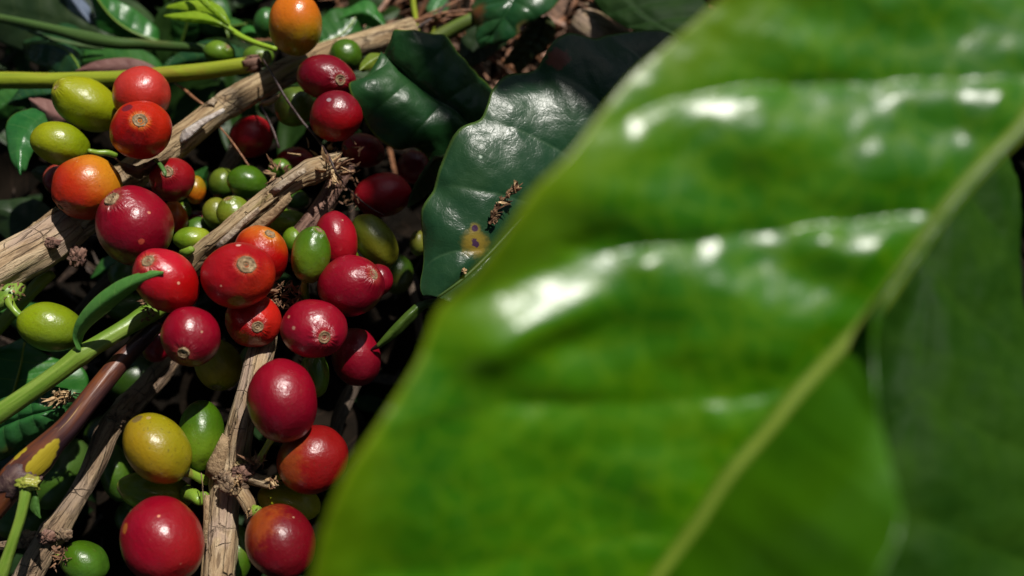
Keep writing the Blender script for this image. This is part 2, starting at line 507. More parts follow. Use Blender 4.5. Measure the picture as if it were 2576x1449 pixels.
_(728, 1262, 82, 50, 12, 132, (.27, .28, .010), (.36, .31, .010), 'flattened yellow green cherry wedged between the two mottled red ones', g=(.6, .6, 0), speck=.15)
_(213, 1414, 64, 54, 20, 134, GRN, (.05, .13, .01), 'dark green cherry at the bottom left beside a withered node', g=(.6, .8, 0),
  stalk=[(164, 1405, 132, 18), (152, 1398, 132, 20), (146, 1390, 132, 16)])
_(821, 196, 76, 57, 14, 147, CRIM, CRIM2, 'crimson cherry with a dull scar just under the tall orange one', cal=(857, 201), calr=.19, g=(0, 1, 0), cC=(.28, .02, .02))
_(845, 292, 68, 64, -30, 144, CRIM, RED, 'glossy red cherry touching the left tip of the dark leaf', g=(.1, 1, 0), gs=.7, spots=[(828, 252, 7, (.3, .22, .25))])
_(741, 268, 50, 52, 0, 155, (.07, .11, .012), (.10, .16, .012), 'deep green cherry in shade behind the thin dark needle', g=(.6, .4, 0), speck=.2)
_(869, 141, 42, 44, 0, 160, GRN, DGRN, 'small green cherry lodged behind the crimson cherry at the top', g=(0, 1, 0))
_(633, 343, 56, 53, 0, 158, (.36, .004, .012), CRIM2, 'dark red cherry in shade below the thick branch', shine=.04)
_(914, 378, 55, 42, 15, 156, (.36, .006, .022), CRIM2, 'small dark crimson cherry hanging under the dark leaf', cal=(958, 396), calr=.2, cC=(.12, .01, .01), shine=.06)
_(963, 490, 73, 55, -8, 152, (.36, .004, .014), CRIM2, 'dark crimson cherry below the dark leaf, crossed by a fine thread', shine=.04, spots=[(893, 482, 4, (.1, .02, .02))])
_(622, 458, 52, 41, 15, 150, GRN, (.05, .12, .01), 'green cherry above the frayed branch, in front of its duller neighbour', g=(0, 1, 0))
_(560, 462, 36, 40, 0, 156, (.10, .14, .012), DGRN, 'dull green cherry behind the green one above the frayed branch')
_(706, 425, 32, 26, 0, 156, (.08, .16, .012), GRN, 'small green cherry behind the frayed end of the branch')
_(742, 402, 46, 32, 0, 161, (.34, .004, .012), CRIM2, 'dark red cherry behind the frayed end of the branch')
_(588, 537, 44, 45, 0, 144, (.13, .18, .012), (.18, .2, .015), 'green cherry with a tiny reddish tip beside the frayed branch', cal=(573, 498), calr=.10, cC=(.25, .12, .04), speck=.3)
_(543, 536, 34, 40, 0, 150, (.16, .17, .014), (.12, .16, .012), 'yellowish green cherry behind the green one with the reddish tip')
_(486, 602, 50, 32, 2, 140, (.22, .28, .015), LGRN, 'light green cherry squeezed between the largest crimson cherry and the branch', g=(-1, 0, 0), speck=.3,
  stalk=[(458, 636, 137, 18), (472, 634, 135.5, 24), (484, 625, 135, 16)])
_(442, 545, 30, 42, -20, 148, ORED, ORNG, 'orange sliver of a cherry behind the largest crimson one', g=(0, -1, 0))
_(463, 530, 20, 22, 0, 154, LGRN, GRN, 'little green cherry glimpsed above the orange sliver')
_(497, 553, 34, 24, 0, 157, CRIM, CRIM2, 'dark red cherry deep in the gap left of the yellowish green cherry')
_(718, 557, 58, 30, 0, 146, (.13, .21, .010), (.18, .24, .010), 'dull green cherry lying under the frayed branch')
_(738, 606, 28, 36, 0, 144, LGRN, GRN, 'pale green cherry between the red orange and the upright green cherry')
_(746, 502, 32, 24, 0, 158, DGRN, (.03, .08, .01), 'dark green cherry deep under the frayed branch')
_(552, 133, 41, 31, 10, 163, (.11, .2, .012), GRN, 'green cherry perched on the yellow green stem', cal=(574, 117), calr=.12, speck=.25)
_(650, 143, 40, 30, 0, 167, (.09, .16, .015), GRN, 'green cherry behind the cut end of the yellow green stem')
_(668, 58, 30, 40, 5, 172, (.03, .11, .02), (.02, .08, .015), 'bluish green cherry behind the tall orange one')
_(129, 823, 87, 61, 12, 131, YGRN, (.13, .19, .01), 'plump yellow green cherry on a short stalk at the left edge', g=(.4, 1, 0), gs=.7, speck=.25, fixed=True,
  stalk=[(54, 797, 131, 20), (38, 782, 131, 18), (24, 762, 131, 22), (20, 742, 131, 20)])
_(394, 862, 42, 50, 10, 146, CRIM, CRIM2, 'dark crimson cherry mostly hidden left of the ringed one')
_(316, 692, 44, 40, 0, 158, DGRN, GRN, 'dark green cherry in the shade under the largest crimson one')
_(318, 768, 60, 38, 0, 160, (.05, .12, .012), DGRN, 'dark green cherry behind the narrow green leaf')
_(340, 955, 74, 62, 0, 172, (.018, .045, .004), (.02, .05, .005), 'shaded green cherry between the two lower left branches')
_(150, 1190, 72, 100, 35, 156, (.05, .10, .018), DGRN, 'long dark green cherry behind the grey brown branch at the left')
_(292, 1190, 42, 74, -12, 150, (.06, .12, .012), DGRN, 'dark green cherry left of the olive yellow one')
_(792, 940, 36, 60, -5, 134, (.07, .14, .012), (.10, .19, .012), 'green cherry half hidden behind the big oval crimson one', g=(0, 1, 0))
_(596, 1390, 40, 72, 0, 140, (.12, .17, .02), GRN, 'green cherry showing behind the lower end of the grey branch')
_(150, 452, 42, 40, 0, 150, (.30, .03, .02), CRIM, 'dull red cherry in shade at the left of the orange cherry')
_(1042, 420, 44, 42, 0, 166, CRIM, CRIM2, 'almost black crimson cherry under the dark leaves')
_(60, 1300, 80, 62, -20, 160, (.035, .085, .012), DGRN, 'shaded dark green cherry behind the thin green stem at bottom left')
_(1052, 612, 22, 32, 0, 160, (.16, .16, .02), (.12, .14, .015), 'tiny yellowish cherry beside the edge of the wide dark leaf')
_(500, 590, 40, 44, 0, 151, (.05, .12, .012), GRN, 'dark green cherry in the gap above the light green squeezed one')
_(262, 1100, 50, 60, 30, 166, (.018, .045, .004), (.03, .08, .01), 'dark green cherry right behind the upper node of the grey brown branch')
_(640, 910, 40, 44, 0, 149, DGRN, (.05, .1, .01), 'dark green cherry behind the top of the grey tan branch')
_(690, 1290, 44, 40, 0, 143, OLIV, DGRN, 'olive cherry in shade between the spurs of the grey tan branch')
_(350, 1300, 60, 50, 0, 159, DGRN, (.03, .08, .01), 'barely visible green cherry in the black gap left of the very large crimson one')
_(690, 545, 40, 36, 0, 153, (.07, .13, .012), DGRN, 'green cherry in shade right below the middle of the frayed branch')
_(870, 660, 36, 44, 0, 141, (.10, .16, .012), GRN, 'green cherry peeping between the bright pinkish red and the dark red cherries')
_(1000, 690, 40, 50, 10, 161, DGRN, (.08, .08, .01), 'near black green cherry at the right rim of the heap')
relax()
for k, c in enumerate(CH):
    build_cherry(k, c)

# ------------------------------------------------------------------ branch materials
def bark_mat(name, dark, mid, light, patch, patch_amt, crack=.5, gloss=.75, lscale=.16, green=None, flake=False):
    t = NT(name)
    a = t.attr('tc')
    st = t.vmath('MULTIPLY', a, (1, 1, lscale))
    f1 = t.noise(st, 1500, 6, .68, .4)
    f2 = t.noise(st, 480, 5, .6, .8)
    big = t.noise(t.vmath('MULTIPLY', a, (1, 1, .5)), 190, 4, .6, .5)
    c = t.ramp(f2, [(.32, dark), (.45, mid), (.60, light), (.75, mid)])
    c = t.mix(t.rng(f1, .50, .36, 0, .8), c, dark)
    c = t.mix(t.math('MULTIPLY', t.rng(big, .50, .60), patch_amt), c, t.mix(f1, patch, mixc(patch, light, .6)))
    if green:
        c = t.mix(t.math('MULTIPLY', t.rng(t.noise(st, 210, 3, .5), .56, .64), .75), c, green)
    # long splits and short cross cracks
    cr = t.voro(t.vmath('MULTIPLY', t.vmath('ADD', a, t.vmath('MULTIPLY', t.noise(a, 400, 3, .6, col=True), (.0006, .0006, .002))), (1, 1, .12)), 640, 'DISTANCE_TO_EDGE')
    crm = t.rng(cr, .015, .055, 1, 0)
    crm = t.math('MULTIPLY', crm, t.rng(f2, .42, .62, 1, .25))
    cx = t.voro(t.vmath('MULTIPLY', t.vmath('ADD', a, t.vmath('MULTIPLY', t.noise(a, 700, 2, .6, col=True), (.0004, .0004, .0006))), (.3, .3, 1)), 170, 'DISTANCE_TO_EDGE')
    cxm = t.math('MULTIPLY', t.rng(cx, .0, .012, 1, 0), t.rng(big, .5, .56))
    al = t.math('MULTIPLY', t.math('MAXIMUM', crm, cxm), 0.0 if flake else 1.0)
    c = t.mix(t.math('MULTIPLY', al, crack), c, mixc(dark, (0, 0, 0), .5))
    pit = t.rng(t.noise(a, 2600, 2, .5), .62, .70)
    c = t.mix(t.math('MULTIPLY', pit, .45), c, dark)
    h = t.math('ADD', t.math('MULTIPLY', f1, .8), t.math('MULTIPLY', f2, .9))
    h = t.math('SUBTRACT', h, t.math('MULTIPLY', al, .9))
    return t.done(t.bsdf(Base_Color=c, Roughness=gloss, Normal=t.bump(h, .9, .0006), Specular_IOR_Level=.3))

TAN = bark_mat('tan_bark', (.15, .09, .045), (.31, .21, .11), (.44, .33, .19), (.36, .29, .22), .5, green=(.22, .20, .04))
PALE = bark_mat('pale_flaking_bark', (.13, .08, .045), (.34, .23, .13), (.50, .38, .24), (.34, .24, .21), .7, green=(.24, .22, .10))
WHITEF = bark_mat('white_lifted_bark', (.30, .24, .20), (.46, .40, .36), (.60, .55, .50), (.42, .38, .40), .9, flake=True, lscale=1)
PALEF = bark_mat('lifted_bark', (.24, .17, .11), (.38, .29, .2), (.52, .43, .32), (.36, .29, .28), .9, flake=True, lscale=1)
TANF = bark_mat('lifted_tan_bark', (.16, .10, .05), (.30, .20, .11), (.40, .28, .16), (.26, .17, .10), .7, flake=True, lscale=1)
GREYB = bark_mat('grey_brown_bark', (.05, .03, .018), (.20, .13, .08), (.32, .23, .14), (.24, .18, .15), .6)
REDB = bark_mat('reddish_bark', (.045, .02, .016), (.17, .085, .06), (.27, .16, .12), (.20, .12, .11), .5)
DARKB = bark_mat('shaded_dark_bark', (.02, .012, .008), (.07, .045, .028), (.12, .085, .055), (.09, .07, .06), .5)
def stem_mat(name, c1, c2, c3, rough=.38, amt=.8, f=120):
    t = NT(name)
    a = t.attr('tc')
    st = t.vmath('MULTIPLY', a, (1, 1, .06))
    n = t.noise(st, 900, 4, .6)
    n2 = t.noise(t.vmath('MULTIPLY', a, (1, 1, .35)), f, 4, .6, .6)
    n3 = t.noise(a, 1500, 3, .6)
    c = t.mix(t.rng(n, .35, .65), c1, c2)
    c = t.mix(t.rng(n2, .52, .62, 0, amt), c, c3)
    c = t.mix(t.rng(n3, .64, .72, 0, .5), c, mixc(c1, (0.03, .02, .01), .7))
    return t.done(t.bsdf(Base_Color=c, Roughness=rough, Normal=t.bump(t.math('ADD', n, t.math('MULTIPLY', n3, .3)), .5, .0003),
                         Specular_IOR_Level=.5, Subsurface_Weight=.08, Subsurface_Radius=(.0006, .001, .0002), Subsurface_Scale=1.0))
GSTEM = stem_mat('green_stem', (.10, .19, .016), (.20, .29, .05), (.13, .2, .02))
YSTEM = stem_mat('yellow_green_stem', (.17, .22, .012), (.25, .29, .016), (.24, .2, .02), .45)
DSTEM = stem_mat('dark_green_stem_skin', (.035, .075, .012), (.05, .10, .02), (.07, .09, .02), .5)
def purple_mat():
    t = NT('purple_brown_twig_skin')
    a = t.attr('tc')
    st = t.vmath('MULTIPLY', a, (1, 1, .10))
    n = t.noise(st, 500, 5, .62, .8)
    n2 = t.noise(t.vmath('MULTIPLY', a, (1, 1, .22)), 170, 4, .6, .4)
    n3 = t.noise(st, 1600, 4, .6)
    oc = t.coord('Object')
    c = t.ramp(n2, [(.36, (.022, .010, .015)), (.48, (.048, .018, .018)), (.58, (.14, .04, .012)), (.66, (.065, .02, .014))])
    c = t.mix(t.rng(n, .60, .64, 0, .85), c, (.38, .24, .10))
    o0 = P(395, 820, 137)
    m = None
    for (u, v, rp) in ((156, 1086, 12), (148, 1101, 17), (139, 1117, 20), (130, 1133, 23), (119, 1149, 25), (106, 1165, 26), (92, 1176, 24), (60, 1112, 14), (50, 1126, 16), (38, 1141, 16)):
        q = P(u, v, 122.6) - o0
        dd = t.math('SUBTRACT', t.vmath('DISTANCE', oc, tuple(q)), S(rp, 122.6))
        m = dd if m is None else t.math('MINIMUM', m, dd)
    m = t.math('ADD', m, t.math('MULTIPLY', t.math('SUBTRACT', n3, .5), .0006))
    c = t.mix(t.rng(m, -.0001, .0001, 1, 0), c, t.mix(n3, (.26, .20, .01), (.40, .31, .02)))
    return t.done(t.bsdf(Base_Color=c, Roughness=.42, Normal=t.bump(t.math('ADD', n, t.math('MULTIPLY', n3, .5)), .5, .0003), Specular_IOR_Level=.5))
PURP = purple_mat()
YPATCH = stem_mat('yellow_inner_bark', (.30, .25, .02), (.42, .33, .03), (.30, .22, .02), .35)

def flat_mat(name, c1, c2, sc=600, rough=.7, bump=.6):
    t = NT(name)
    o = t.coord('Object')
    n = t.noise(t.vmath('MULTIPLY', o, (1, 1, 1)), sc, 5, .65, .6)
    c = t.ramp(n, [(.33, mixc(c1, (0, 0, 0), .45)), (.48, c1), (.62, c2)])
    return t.done(t.bsdf(Base_Color=c, Roughness=rough, Normal=t.bump(n, bump, .0004)))
SPLINT = flat_mat('splintered_wood', (.36, .22, .10), (.62, .45, .25), 900)
CHAFF = flat_mat('brown_chaff', (.13, .06, .03), (.30, .16, .08), 1100)
NEEDLE = flat_mat('dry_needle', (.17, .07, .03), (.34, .15, .07), 900, .55)
THREAD = flat_mat('dark_needle', (.035, .02, .018), (.09, .05, .045), 1200, .5)

# ------------------------------------------------------------------ small rough pieces
def chip_mesh(verts, faces, c, ax, l, w, th, sd, bend=.15):
    """one splinter: tapered, twisted strip with thickness"""
    ax = ax.normalized(); s = ax.orthogonal().normalized()
    s = (Matrix.Rotation(sd * 1.7, 3, ax) @ s).normalized(); t = ax.cross(s)
    n = 5; b0 = len(verts)
    for i in range(n + 1):
        f = i / n
        wr = w * (.35 + .65 * math.sin(math.pi * min(1, f * .8 + .2))) * (1 - .75 * f ** 3)
        wr *= 1 + .35 * mnoise.noise(Vector((sd * 3.1, f * 5, 0)))
        c0 = c + ax * (l * f) + t * (bend * l * math.sin(f * 2.2 + sd)) + s * (.08 * l * math.sin(3 * f + sd * 2))
        for (x, y) in ((-1, -.6), (1, -1), (.8, 1), (-1, .7)):
            verts.append(c0 + s * (x * wr * .5) + t * (y * th * .5 * (1 - .6 * f)))
    for i in range(n):
        for j in range(4):
            a = b0 + i * 4 + j; b = b0 + i * 4 + (j + 1) % 4
            faces.append((a, b, b + 4, a + 4))
    faces.append((b0, b0 + 3, b0 + 2, b0 + 1)); e = b0 + n * 4
    faces.append((e, e + 1, e + 2, e + 3))

def splinters(name, spots, mat, parent, seed=1):
    """spots: (u, v, d, dx, dy, dz, len px, wid px)"""
    vs, fs = [], []
    for i, (u, v, d, dx, dy, dz, l, w) in enumerate(spots):
        ax = (dx * R_ - dy * U_ - dz * F_)
        chip_mesh(vs, fs, P(u, v, d), ax, S(l, d), S(w, d), S(w * .4, d), seed * 2.3 + i * 1.9)
    return mesh_obj(name, vs, fs, mat, origin=parent.location.copy() if parent else vs[0], parent=parent, smooth=False)

def lump(name, u, v, d, r, mat, parent, seed=0, amp=.35, squash=(1, 1, 1), freq=1.8):
    bm = bmesh.new()
    bmesh.ops.create_icosphere(bm, subdivisions=4, radius=1)
    C = P(u, v, d); q = S(r, d)
    vs = []
    for x in bm.verts:
        n = x.co.normalized()
        k = 1 + amp * mnoise.noise(n * freq + Vector((seed * 5.1, 0, 0))) + amp * .5 * mnoise.noise(n * freq * 3 + Vector((0, seed * 3.7, 0))) + amp * .25 * mnoise.noise(n * freq * 8)
        vs.append(C + (R_ * n.x * squash[0] - U_ * n.y * squash[1] - F_ * n.z * squash[2]) * q * k)
    fs = [tuple(w.index for w in f.verts) for f in bm.faces]
    tc = [tuple(x.co * q) for x in bm.verts]
    bm.free()
    return mesh_obj(name, vs, fs, mat, origin=parent.location.copy() if parent else C, parent=parent, tc=tc)

def bark_flake(pts, d, mat, parent, th=.00012, curl=.10):
    """a thin lifted flake of bark: polygon fan in the picture plane at depth d (list of u, v, extra depth)"""
    cu = sum(p[0] for p in pts) / len(pts); cv = sum(p[1] for p in pts) / len(pts)
    vs = [P(cu, cv, d - curl)]
    n = len(pts)
    rf = random.Random(int(cu * 7 + cv))
    pts = [q for k_ in range(n) for q in (pts[k_], tuple((pts[k_][c_] + pts[(k_ + 1) % n][c_]) / 2 + (rf.uniform(-4, 4) if c_ < 2 else 0) for c_ in range(3)))]
    n = len(pts)
    for f in (.55, 1.0):
        for p in pts:
            vs.append(P(cu + (p[0] - cu) * f, cv + (p[1] - cv) * f, d - curl + f * f * (p[2] + curl * .4)))
    fs = [(0, 1 + j, 1 + (j + 1) % n) for j in range(n)]
    fs += [(1 + j, 1 + n + j, 1 + n + (j + 1) % n, 1 + (j + 1) % n) for j in range(n)]
    tc = [tuple((v - vs[0])) for v in vs]
    return mesh_obj('bark_flake', vs, fs, mat, origin=parent.location.copy(), parent=parent, tc=tc, solid=th)

def thing_tube(name, label, cat, pts, mat, group=None, **kw):
    root = empty(name, P(*pts[0][:3]))
    tag(root, label, cat, group)
    tube(kw.pop('part', 'stem'), pts, mat, parent=root, **kw)
    return root

# ------------------------------------------------------------------ branches
GB = 'cut coffee branches among the cherries'
b1 = thing_tube('branch', 'thick tan branch crossing from the upper middle down to the left edge', 'branch',
    [(1040, 76, 170, 66), (960, 100, 167, 62), (880, 118, 164, 60), (780, 154, 161, 62), (700, 192, 158, 66), (620, 235, 155, 66), (540, 285, 152, 64), (470, 340, 150, 68), (410, 385, 149, 74),
     (330, 440, 149, 78), (250, 500, 147, 84), (180, 560, 144, 90), (110, 615, 140, 100), (40, 655, 137, 104), (-40, 700, 135, 100), (-120, 740, 134, 90)], TAN, GB,
    part='bark', segs=72, step=.00035, ridge=.032, bumpy=.10, seed=2, knots=((.42, .012, .10), (.83, .01, .12), (.93, .02, .08)))
tube('bark_layer', [(222, 540, 142.6, 86), (180, 563, 141.6, 98), (110, 617, 137.6, 108), (40, 657, 134.6, 112), (-50, 707, 132, 108)], PALE, parent=b1, segs=72, step=.00035, ridge=.06, bumpy=.09, seed=12, rag=.5)
bark_flake([(452, 345, 0), (470, 322, .2), (505, 300, .6), (560, 272, .2), (566, 282, .6), (530, 300, .2), (498, 330, .8), (468, 352, .2), (455, 372, .3)], 147.0, WHITEF, b1)
bark_flake([(515, 262, 0), (535, 245, .2), (548, 252, .6), (540, 268, .2)], 149.5, PALEF, b1)
bark_flake([(650, 262, 0), (700, 238, .2), (712, 230, .6), (690, 258, .7), (660, 268, .8)], 151.5, TANF, b1)
bark_flake([(140, 520, 1), (150, 517, .2), (128, 545, .2), (60, 598, .2), (0, 645, .3), (-5, 636, 1), (50, 588, 1)], 138.0, TANF, b1)
lump('knot', 130, 612, 134.6, 17, REDB, b1, 4, .5, (1.2, .8, .45), 2.4)
lump('knot', 196, 645, 138, 20, REDB, b1, 5, .5, (1, 1.3, .6), 2.4)

b2 = thing_tube('branch', 'tan branch ending in a frayed, torn tip above the central red cherry', 'branch',
    [(440, 720, 141, 62), (480, 668, 139, 58), (520, 628, 138, 56), (570, 588, 137, 54), (620, 545, 137, 52), (670, 505, 137.5, 50), (715, 472, 138, 50), (760, 442, 139, 54), (800, 425, 140, 58), (832, 415, 142, 54)],
    TAN, GB, part='bark', segs=72, step=.0003, ridge=.11, bumpy=.12, seed=5, rag=1.2, knots=((.88, .03, .12),))
bark_flake([(590, 610, .2), (640, 560, 0), (690, 520, 0), (730, 482, .5), (735, 500, 1.2), (700, 545, 1), (650, 590, 1)], 135.0, TANF, b2)
bark_flake([(540, 618, .2), (590, 570, 0), (650, 520, 0), (655, 532, .5), (600, 585, .5), (550, 632, .6)], 134.4, PALEF, b2)
bark_flake([(676, 482, .5), (730, 440, 0), (768, 420, .2), (772, 432, .6), (730, 462, .3), (690, 494, .5)], 135.6, PALEF, b2)
sp = []
r2 = random.Random(3)
for i in range(70):
    a = r2.uniform(-2.6, 1.7); q = r2.uniform(2, 30)
    sp.append((832 + q * math.cos(a) * 1.1, 425 + q * math.sin(a), r2.uniform(137, 146), math.cos(a) + r2.uniform(-.5, .5), math.sin(a) + r2.uniform(-.5, .5), r2.uniform(-.2, .9), r2.uniform(12, 34), r2.uniform(3, 10)))
sp += [(822, 412, 139, -.1, -1, .3, 44, 12), (846, 420, 138, 1, -.22, .2, 50, 12), (800, 420, 138, .5, .3, .6, 40, 20), (858, 432, 139, .7, .1, .2, 40, 12)]
splinters('frayed_fibres', sp[::2], SPLINT, b2, 1)
splinters('frayed_fibres', sp[1::2], CHAFF, b2, 5)
sp = []
for i in range(34):
    a = r2.uniform(0, 6.28)
    sp.append((700 + 18 * math.cos(a), 435 + 14 * math.sin(a), r2.uniform(141, 146), math.cos(a), math.sin(a) - .4, r2.uniform(0, .8), r2.uniform(10, 26), r2.uniform(3, 8)))
sp += [(688, 420, 141, -.4, -1, .2, 36, 7), (694, 440, 141, -1, -.25, .3, 32, 7), (690, 445, 140, -.8, .8, .3, 30, 12)]
splinters('withered_bud', sp, CHAFF, b2, 9)
splinters('withered_bud', sp[-6:] + [(700, 430, 142, .2, -1, .1, 30, 5)], SPLINT, b2, 12)

b3 = thing_tube('branch', 'grey tan branch running down to the bottom edge between crimson cherries', 'branch',
    [(672, 800, 138, 58), (662, 860, 134, 62), (650, 905, 131, 64), (632, 970, 128.5, 60), (612, 1040, 128, 62), (598, 1100, 128.5, 70), (585, 1160, 130, 84), (575, 1205, 130, 92), (566, 1250, 129.5, 76), (560, 1310, 129, 76), (556, 1380, 128, 78), (548, 1470, 127, 82), (540, 1560, 127, 84)],
    PALE, GB, part='bark', segs=80, step=.00032, ridge=.07, bumpy=.09, seed=8, knots=((.53, .03, .14),))
bark_flake([(515, 1195, .8), (535, 1140, .4), (560, 1090, .2), (575, 1100, .1), (570, 1150, 0), (560, 1190, .2), (540, 1212, .6)], 126.2, TANF, b3)
bark_flake([(516, 1240, .6), (528, 1245, .2), (522, 1340, .1), (516, 1400, .5), (510, 1320, .5)], 125.8, TANF, b3)
for (u, v, d, r, sd) in ((585, 1218, 125.5, 30, 1), (612, 1190, 126, 26, 2), (606, 1176, 127, 20, 3), (560, 1196, 127, 22, 4), (592, 1232, 125, 16, 6)):
    lump('knot', u, v, d, r, (TAN, GREYB, REDB)[sd % 3], b3, sd, .5, (1, .8, .7), 1.9)
tube('fruiting_spur', [(610, 1200, 127.5, 34), (640, 1205, 126.5, 30), (664, 1212, 126, 30), (684, 1214, 126, 34)], TAN, parent=b3, segs=24, step=.0003, ridge=.16, bumpy=.3, seed=3, rag=1)
tube('fruiting_spur', [(598, 1222, 127, 34), (612, 1246, 125.5, 34), (624, 1266, 125, 36), (630, 1284, 125, 32)], TAN, parent=b3, segs=24, step=.0003, ridge=.16, bumpy=.3, seed=4, rag=1)
tube('fruiting_spur', [(618, 1190, 128, 34), (636, 1170, 127, 30), (652, 1152, 126, 24)], GREYB, parent=b3, segs=24, step=.0003, ridge=.16, bumpy=.3, seed=5, rag=1)
sp = []
for (cu, cv, cd) in ((684, 1214, 125), (632, 1284, 124), (650, 1154, 125.5), (600, 1206, 124)):
    for i in range(16):
        a = r2.uniform(0, 6.28)
        sp.append((cu + r2.uniform(-8, 8), cv + r2.uniform(-8, 8), cd + r2.uniform(-.5, 1), math.cos(a), math.sin(a), r2.uniform(0, .9), r2.uniform(7, 18), r2.uniform(3, 9)))
splinters('dry_scales', sp, SPLINT, b3, 3)
splinters('dry_scales', [(q[0] + 4, q[1] + 3, q[2], q[4], q[3], q[5], q[6], q[7]) for q in sp[::2]] + [(640, 1168, 125, -1, -.7, .3, 52, 8), (646, 1162, 125, -.15, -1, .3, 34, 7)], CHAFF, b3, 6)
tube('bark_strip', [(506, 1190, 125.5, 5), (511, 1240, 125, 6), (514, 1300, 124.6, 7), (512, 1380, 124.4, 8), (506, 1460, 124, 8)], TAN, parent=b3, segs=8, flat=.4)

b4 = thing_tube('branch', 'short reddish brown branch behind the frayed tip', 'branch',
    [(872, 420, 152, 40), (848, 455, 149, 44), (822, 500, 146, 46), (790, 545, 144, 46), (752, 592, 144, 44), (720, 650, 145, 40)], REDB, GB, part='bark', segs=48, ridge=.09, bumpy=.12, seed=9)
b5 = thing_tube('branch', 'grey brown branch with two nodes running down to the bottom left corner', 'branch',
    [(450, 860, 156, 50), (420, 915, 152, 56), (370, 975, 148, 60), (310, 1035, 144, 60), (272, 1085, 141, 58), (245, 1150, 139, 56), (215, 1215, 137, 52), (175, 1280, 135, 54), (135, 1340, 134, 66), (100, 1395, 133, 68), (65, 1460, 132, 66), (20, 1540, 131, 66)],
    GREYB, GB, part='bark', segs=64, step=.0004, ridge=.07, bumpy=.09, seed=14, knots=((.30, .02, .12), (.74, .02, .14)))
for (u, v, d, r, sd) in ((300, 1052, 141, 26, 8), (118, 1352, 131, 20, 9), (70, 1358, 134, 26, 10), (160, 1345, 131, 18, 12)):
    lump('knot', u, v, d, r, (GREYB, REDB)[sd % 2], b5, sd, .5, (1, .8, .7), 1.9)
tube('side_shoot', [(110, 1350, 134, 34), (60, 1365, 136, 26), (0, 1375, 138, 22), (-60, 1382, 140, 20)], GREYB, parent=b5, segs=24, ridge=.15, bumpy=.2, seed=6)
sp = []
for i in range(26):
    a = r2.uniform(0, 6.28)
    sp.append((150 + r2.uniform(-16, 16), 1395 + r2.uniform(-26, 26), 130.5 + r2.uniform(-1, 1), math.cos(a), math.sin(a), r2.uniform(0, .7), r2.uniform(10, 24), r2.uniform(4, 10)))
splinters('dry_scales', sp, CHAFF, b5, 4)

b7 = thing_tube('twig', 'glossy purple brown twig with yellow bark patches at its node', 'twig',
    [(395, 820, 137, 36), (350, 862, 134, 44), (290, 925, 131, 48), (230, 1000, 128, 52), (175, 1070, 126, 58), (130, 1115, 125, 66), (88, 1160, 124.5, 84), (50, 1195, 124, 78), (10, 1250, 124, 60), (-50, 1320, 124, 60)],
    PURP, 'stems and twigs in the heap', part='skin', segs=48, ridge=.025, bumpy=.05, seed=3, knots=((.78, .03, .12),))
NODE = flat_mat('scarred_purple_node', (.07, .035, .035), (.16, .10, .08), 500, .6)
tube('node_collar', [(78, 1176, 124.2, 78), (64, 1190, 124, 90), (44, 1206, 124, 86), (24, 1232, 124, 66)], NODE, parent=b7, segs=48, step=.0003, ridge=.05, bumpy=.12, seed=3, rag=.3)

# ------------------------------------------------------------------ green stems
GS = 'stems and twigs in the heap'
s6 = thing_tube('stem', 'thick glossy green stem rising from the left edge to the red cherries', 'stem',
    [(-60, 1080, 126, 46), (0, 1040, 126, 48), (80, 985, 126.5, 46), (150, 935, 127, 45), (205, 893, 128, 46), (260, 858, 129.5, 44), (330, 815, 132, 44), (378, 785, 135, 50), (410, 765, 138, 40)],
    GSTEM, GS, segs=48, ridge=.03, bumpy=.06, seed=4, knots=((.55, .03, .10), (.97, .04, .15)))
splinters('dry_scales', [(378 + r2.uniform(-18, 26), 780 + r2.uniform(-26, 26), 132.5 + r2.uniform(-1, 1.5), r2.uniform(-1, 1), r2.uniform(-1, 1), r2.uniform(0, .8), r2.uniform(8, 18), r2.uniform(4, 9)) for i in range(30)], CHAFF, s6, 8)
s10 = thing_tube('stem', 'yellow green stem with a cut brown end lying across the upper left', 'stem',
    [(-60, 202, 158, 42), (0, 202, 158, 42), (150, 203, 158, 40), (300, 198, 157.5, 40), (420, 188, 157, 40), (520, 178, 157, 40), (600, 167, 157, 40), (645, 160, 157, 38)], YSTEM, GS, segs=40, ridge=.02, bumpy=.05, seed=6)
tube('cut_end', [(628, 163, 156.8, 41), (640, 160, 156.6, 44), (650, 158, 157, 36)], REDB, parent=s10, segs=30, step=.0003, ridge=.1, bumpy=.2, rag=1)
thing_tube('stem', 'dull dark green stem above the yellow green one', 'stem',
    [(-60, 34, 176, 20), (60, 58, 174, 24), (150, 78, 172, 26), (220, 96, 171, 34), (290, 108, 170, 30), (360, 112, 170, 26), (450, 118, 169, 24), (520, 122, 168, 24), (560, 126, 169, 20)], DSTEM, GS, segs=24, seed=7, bumpy=.06)
thing_tube('stem', 'green stem running up behind the drooping leaf at the top', 'stem',
    [(1030, 130, 176, 38), (1075, 108, 175, 36), (1130, 78, 175, 36), (1200, 42, 175, 34), (1260, 10, 177, 30), (1320, -30, 180, 26)], stem_mat('olive_stem', (.07, .11, .012), (.10, .15, .02), (.10, .12, .02), .5), GS, segs=24, seed=8)
s9 = thing_tube('stem', 'yellowish green stem behind the plump yellow green cherry', 'stem',
    [(-50, 870, 148, 34), (0, 820, 146, 32), (50, 765, 144, 30), (100, 712, 142, 32), (132, 688, 142, 22)], YSTEM, GS, segs=24, seed=9, bumpy=.12)
s9b = thing_tube('stem', 'knobbly green shoot under the thick left branch', 'stem',
    [(40, 705, 136, 46), (30, 735, 133, 50), (14, 752, 132, 40), (-20, 772, 132, 36)], GSTEM, GS, segs=30, ridge=.1, bumpy=.22, seed=11)
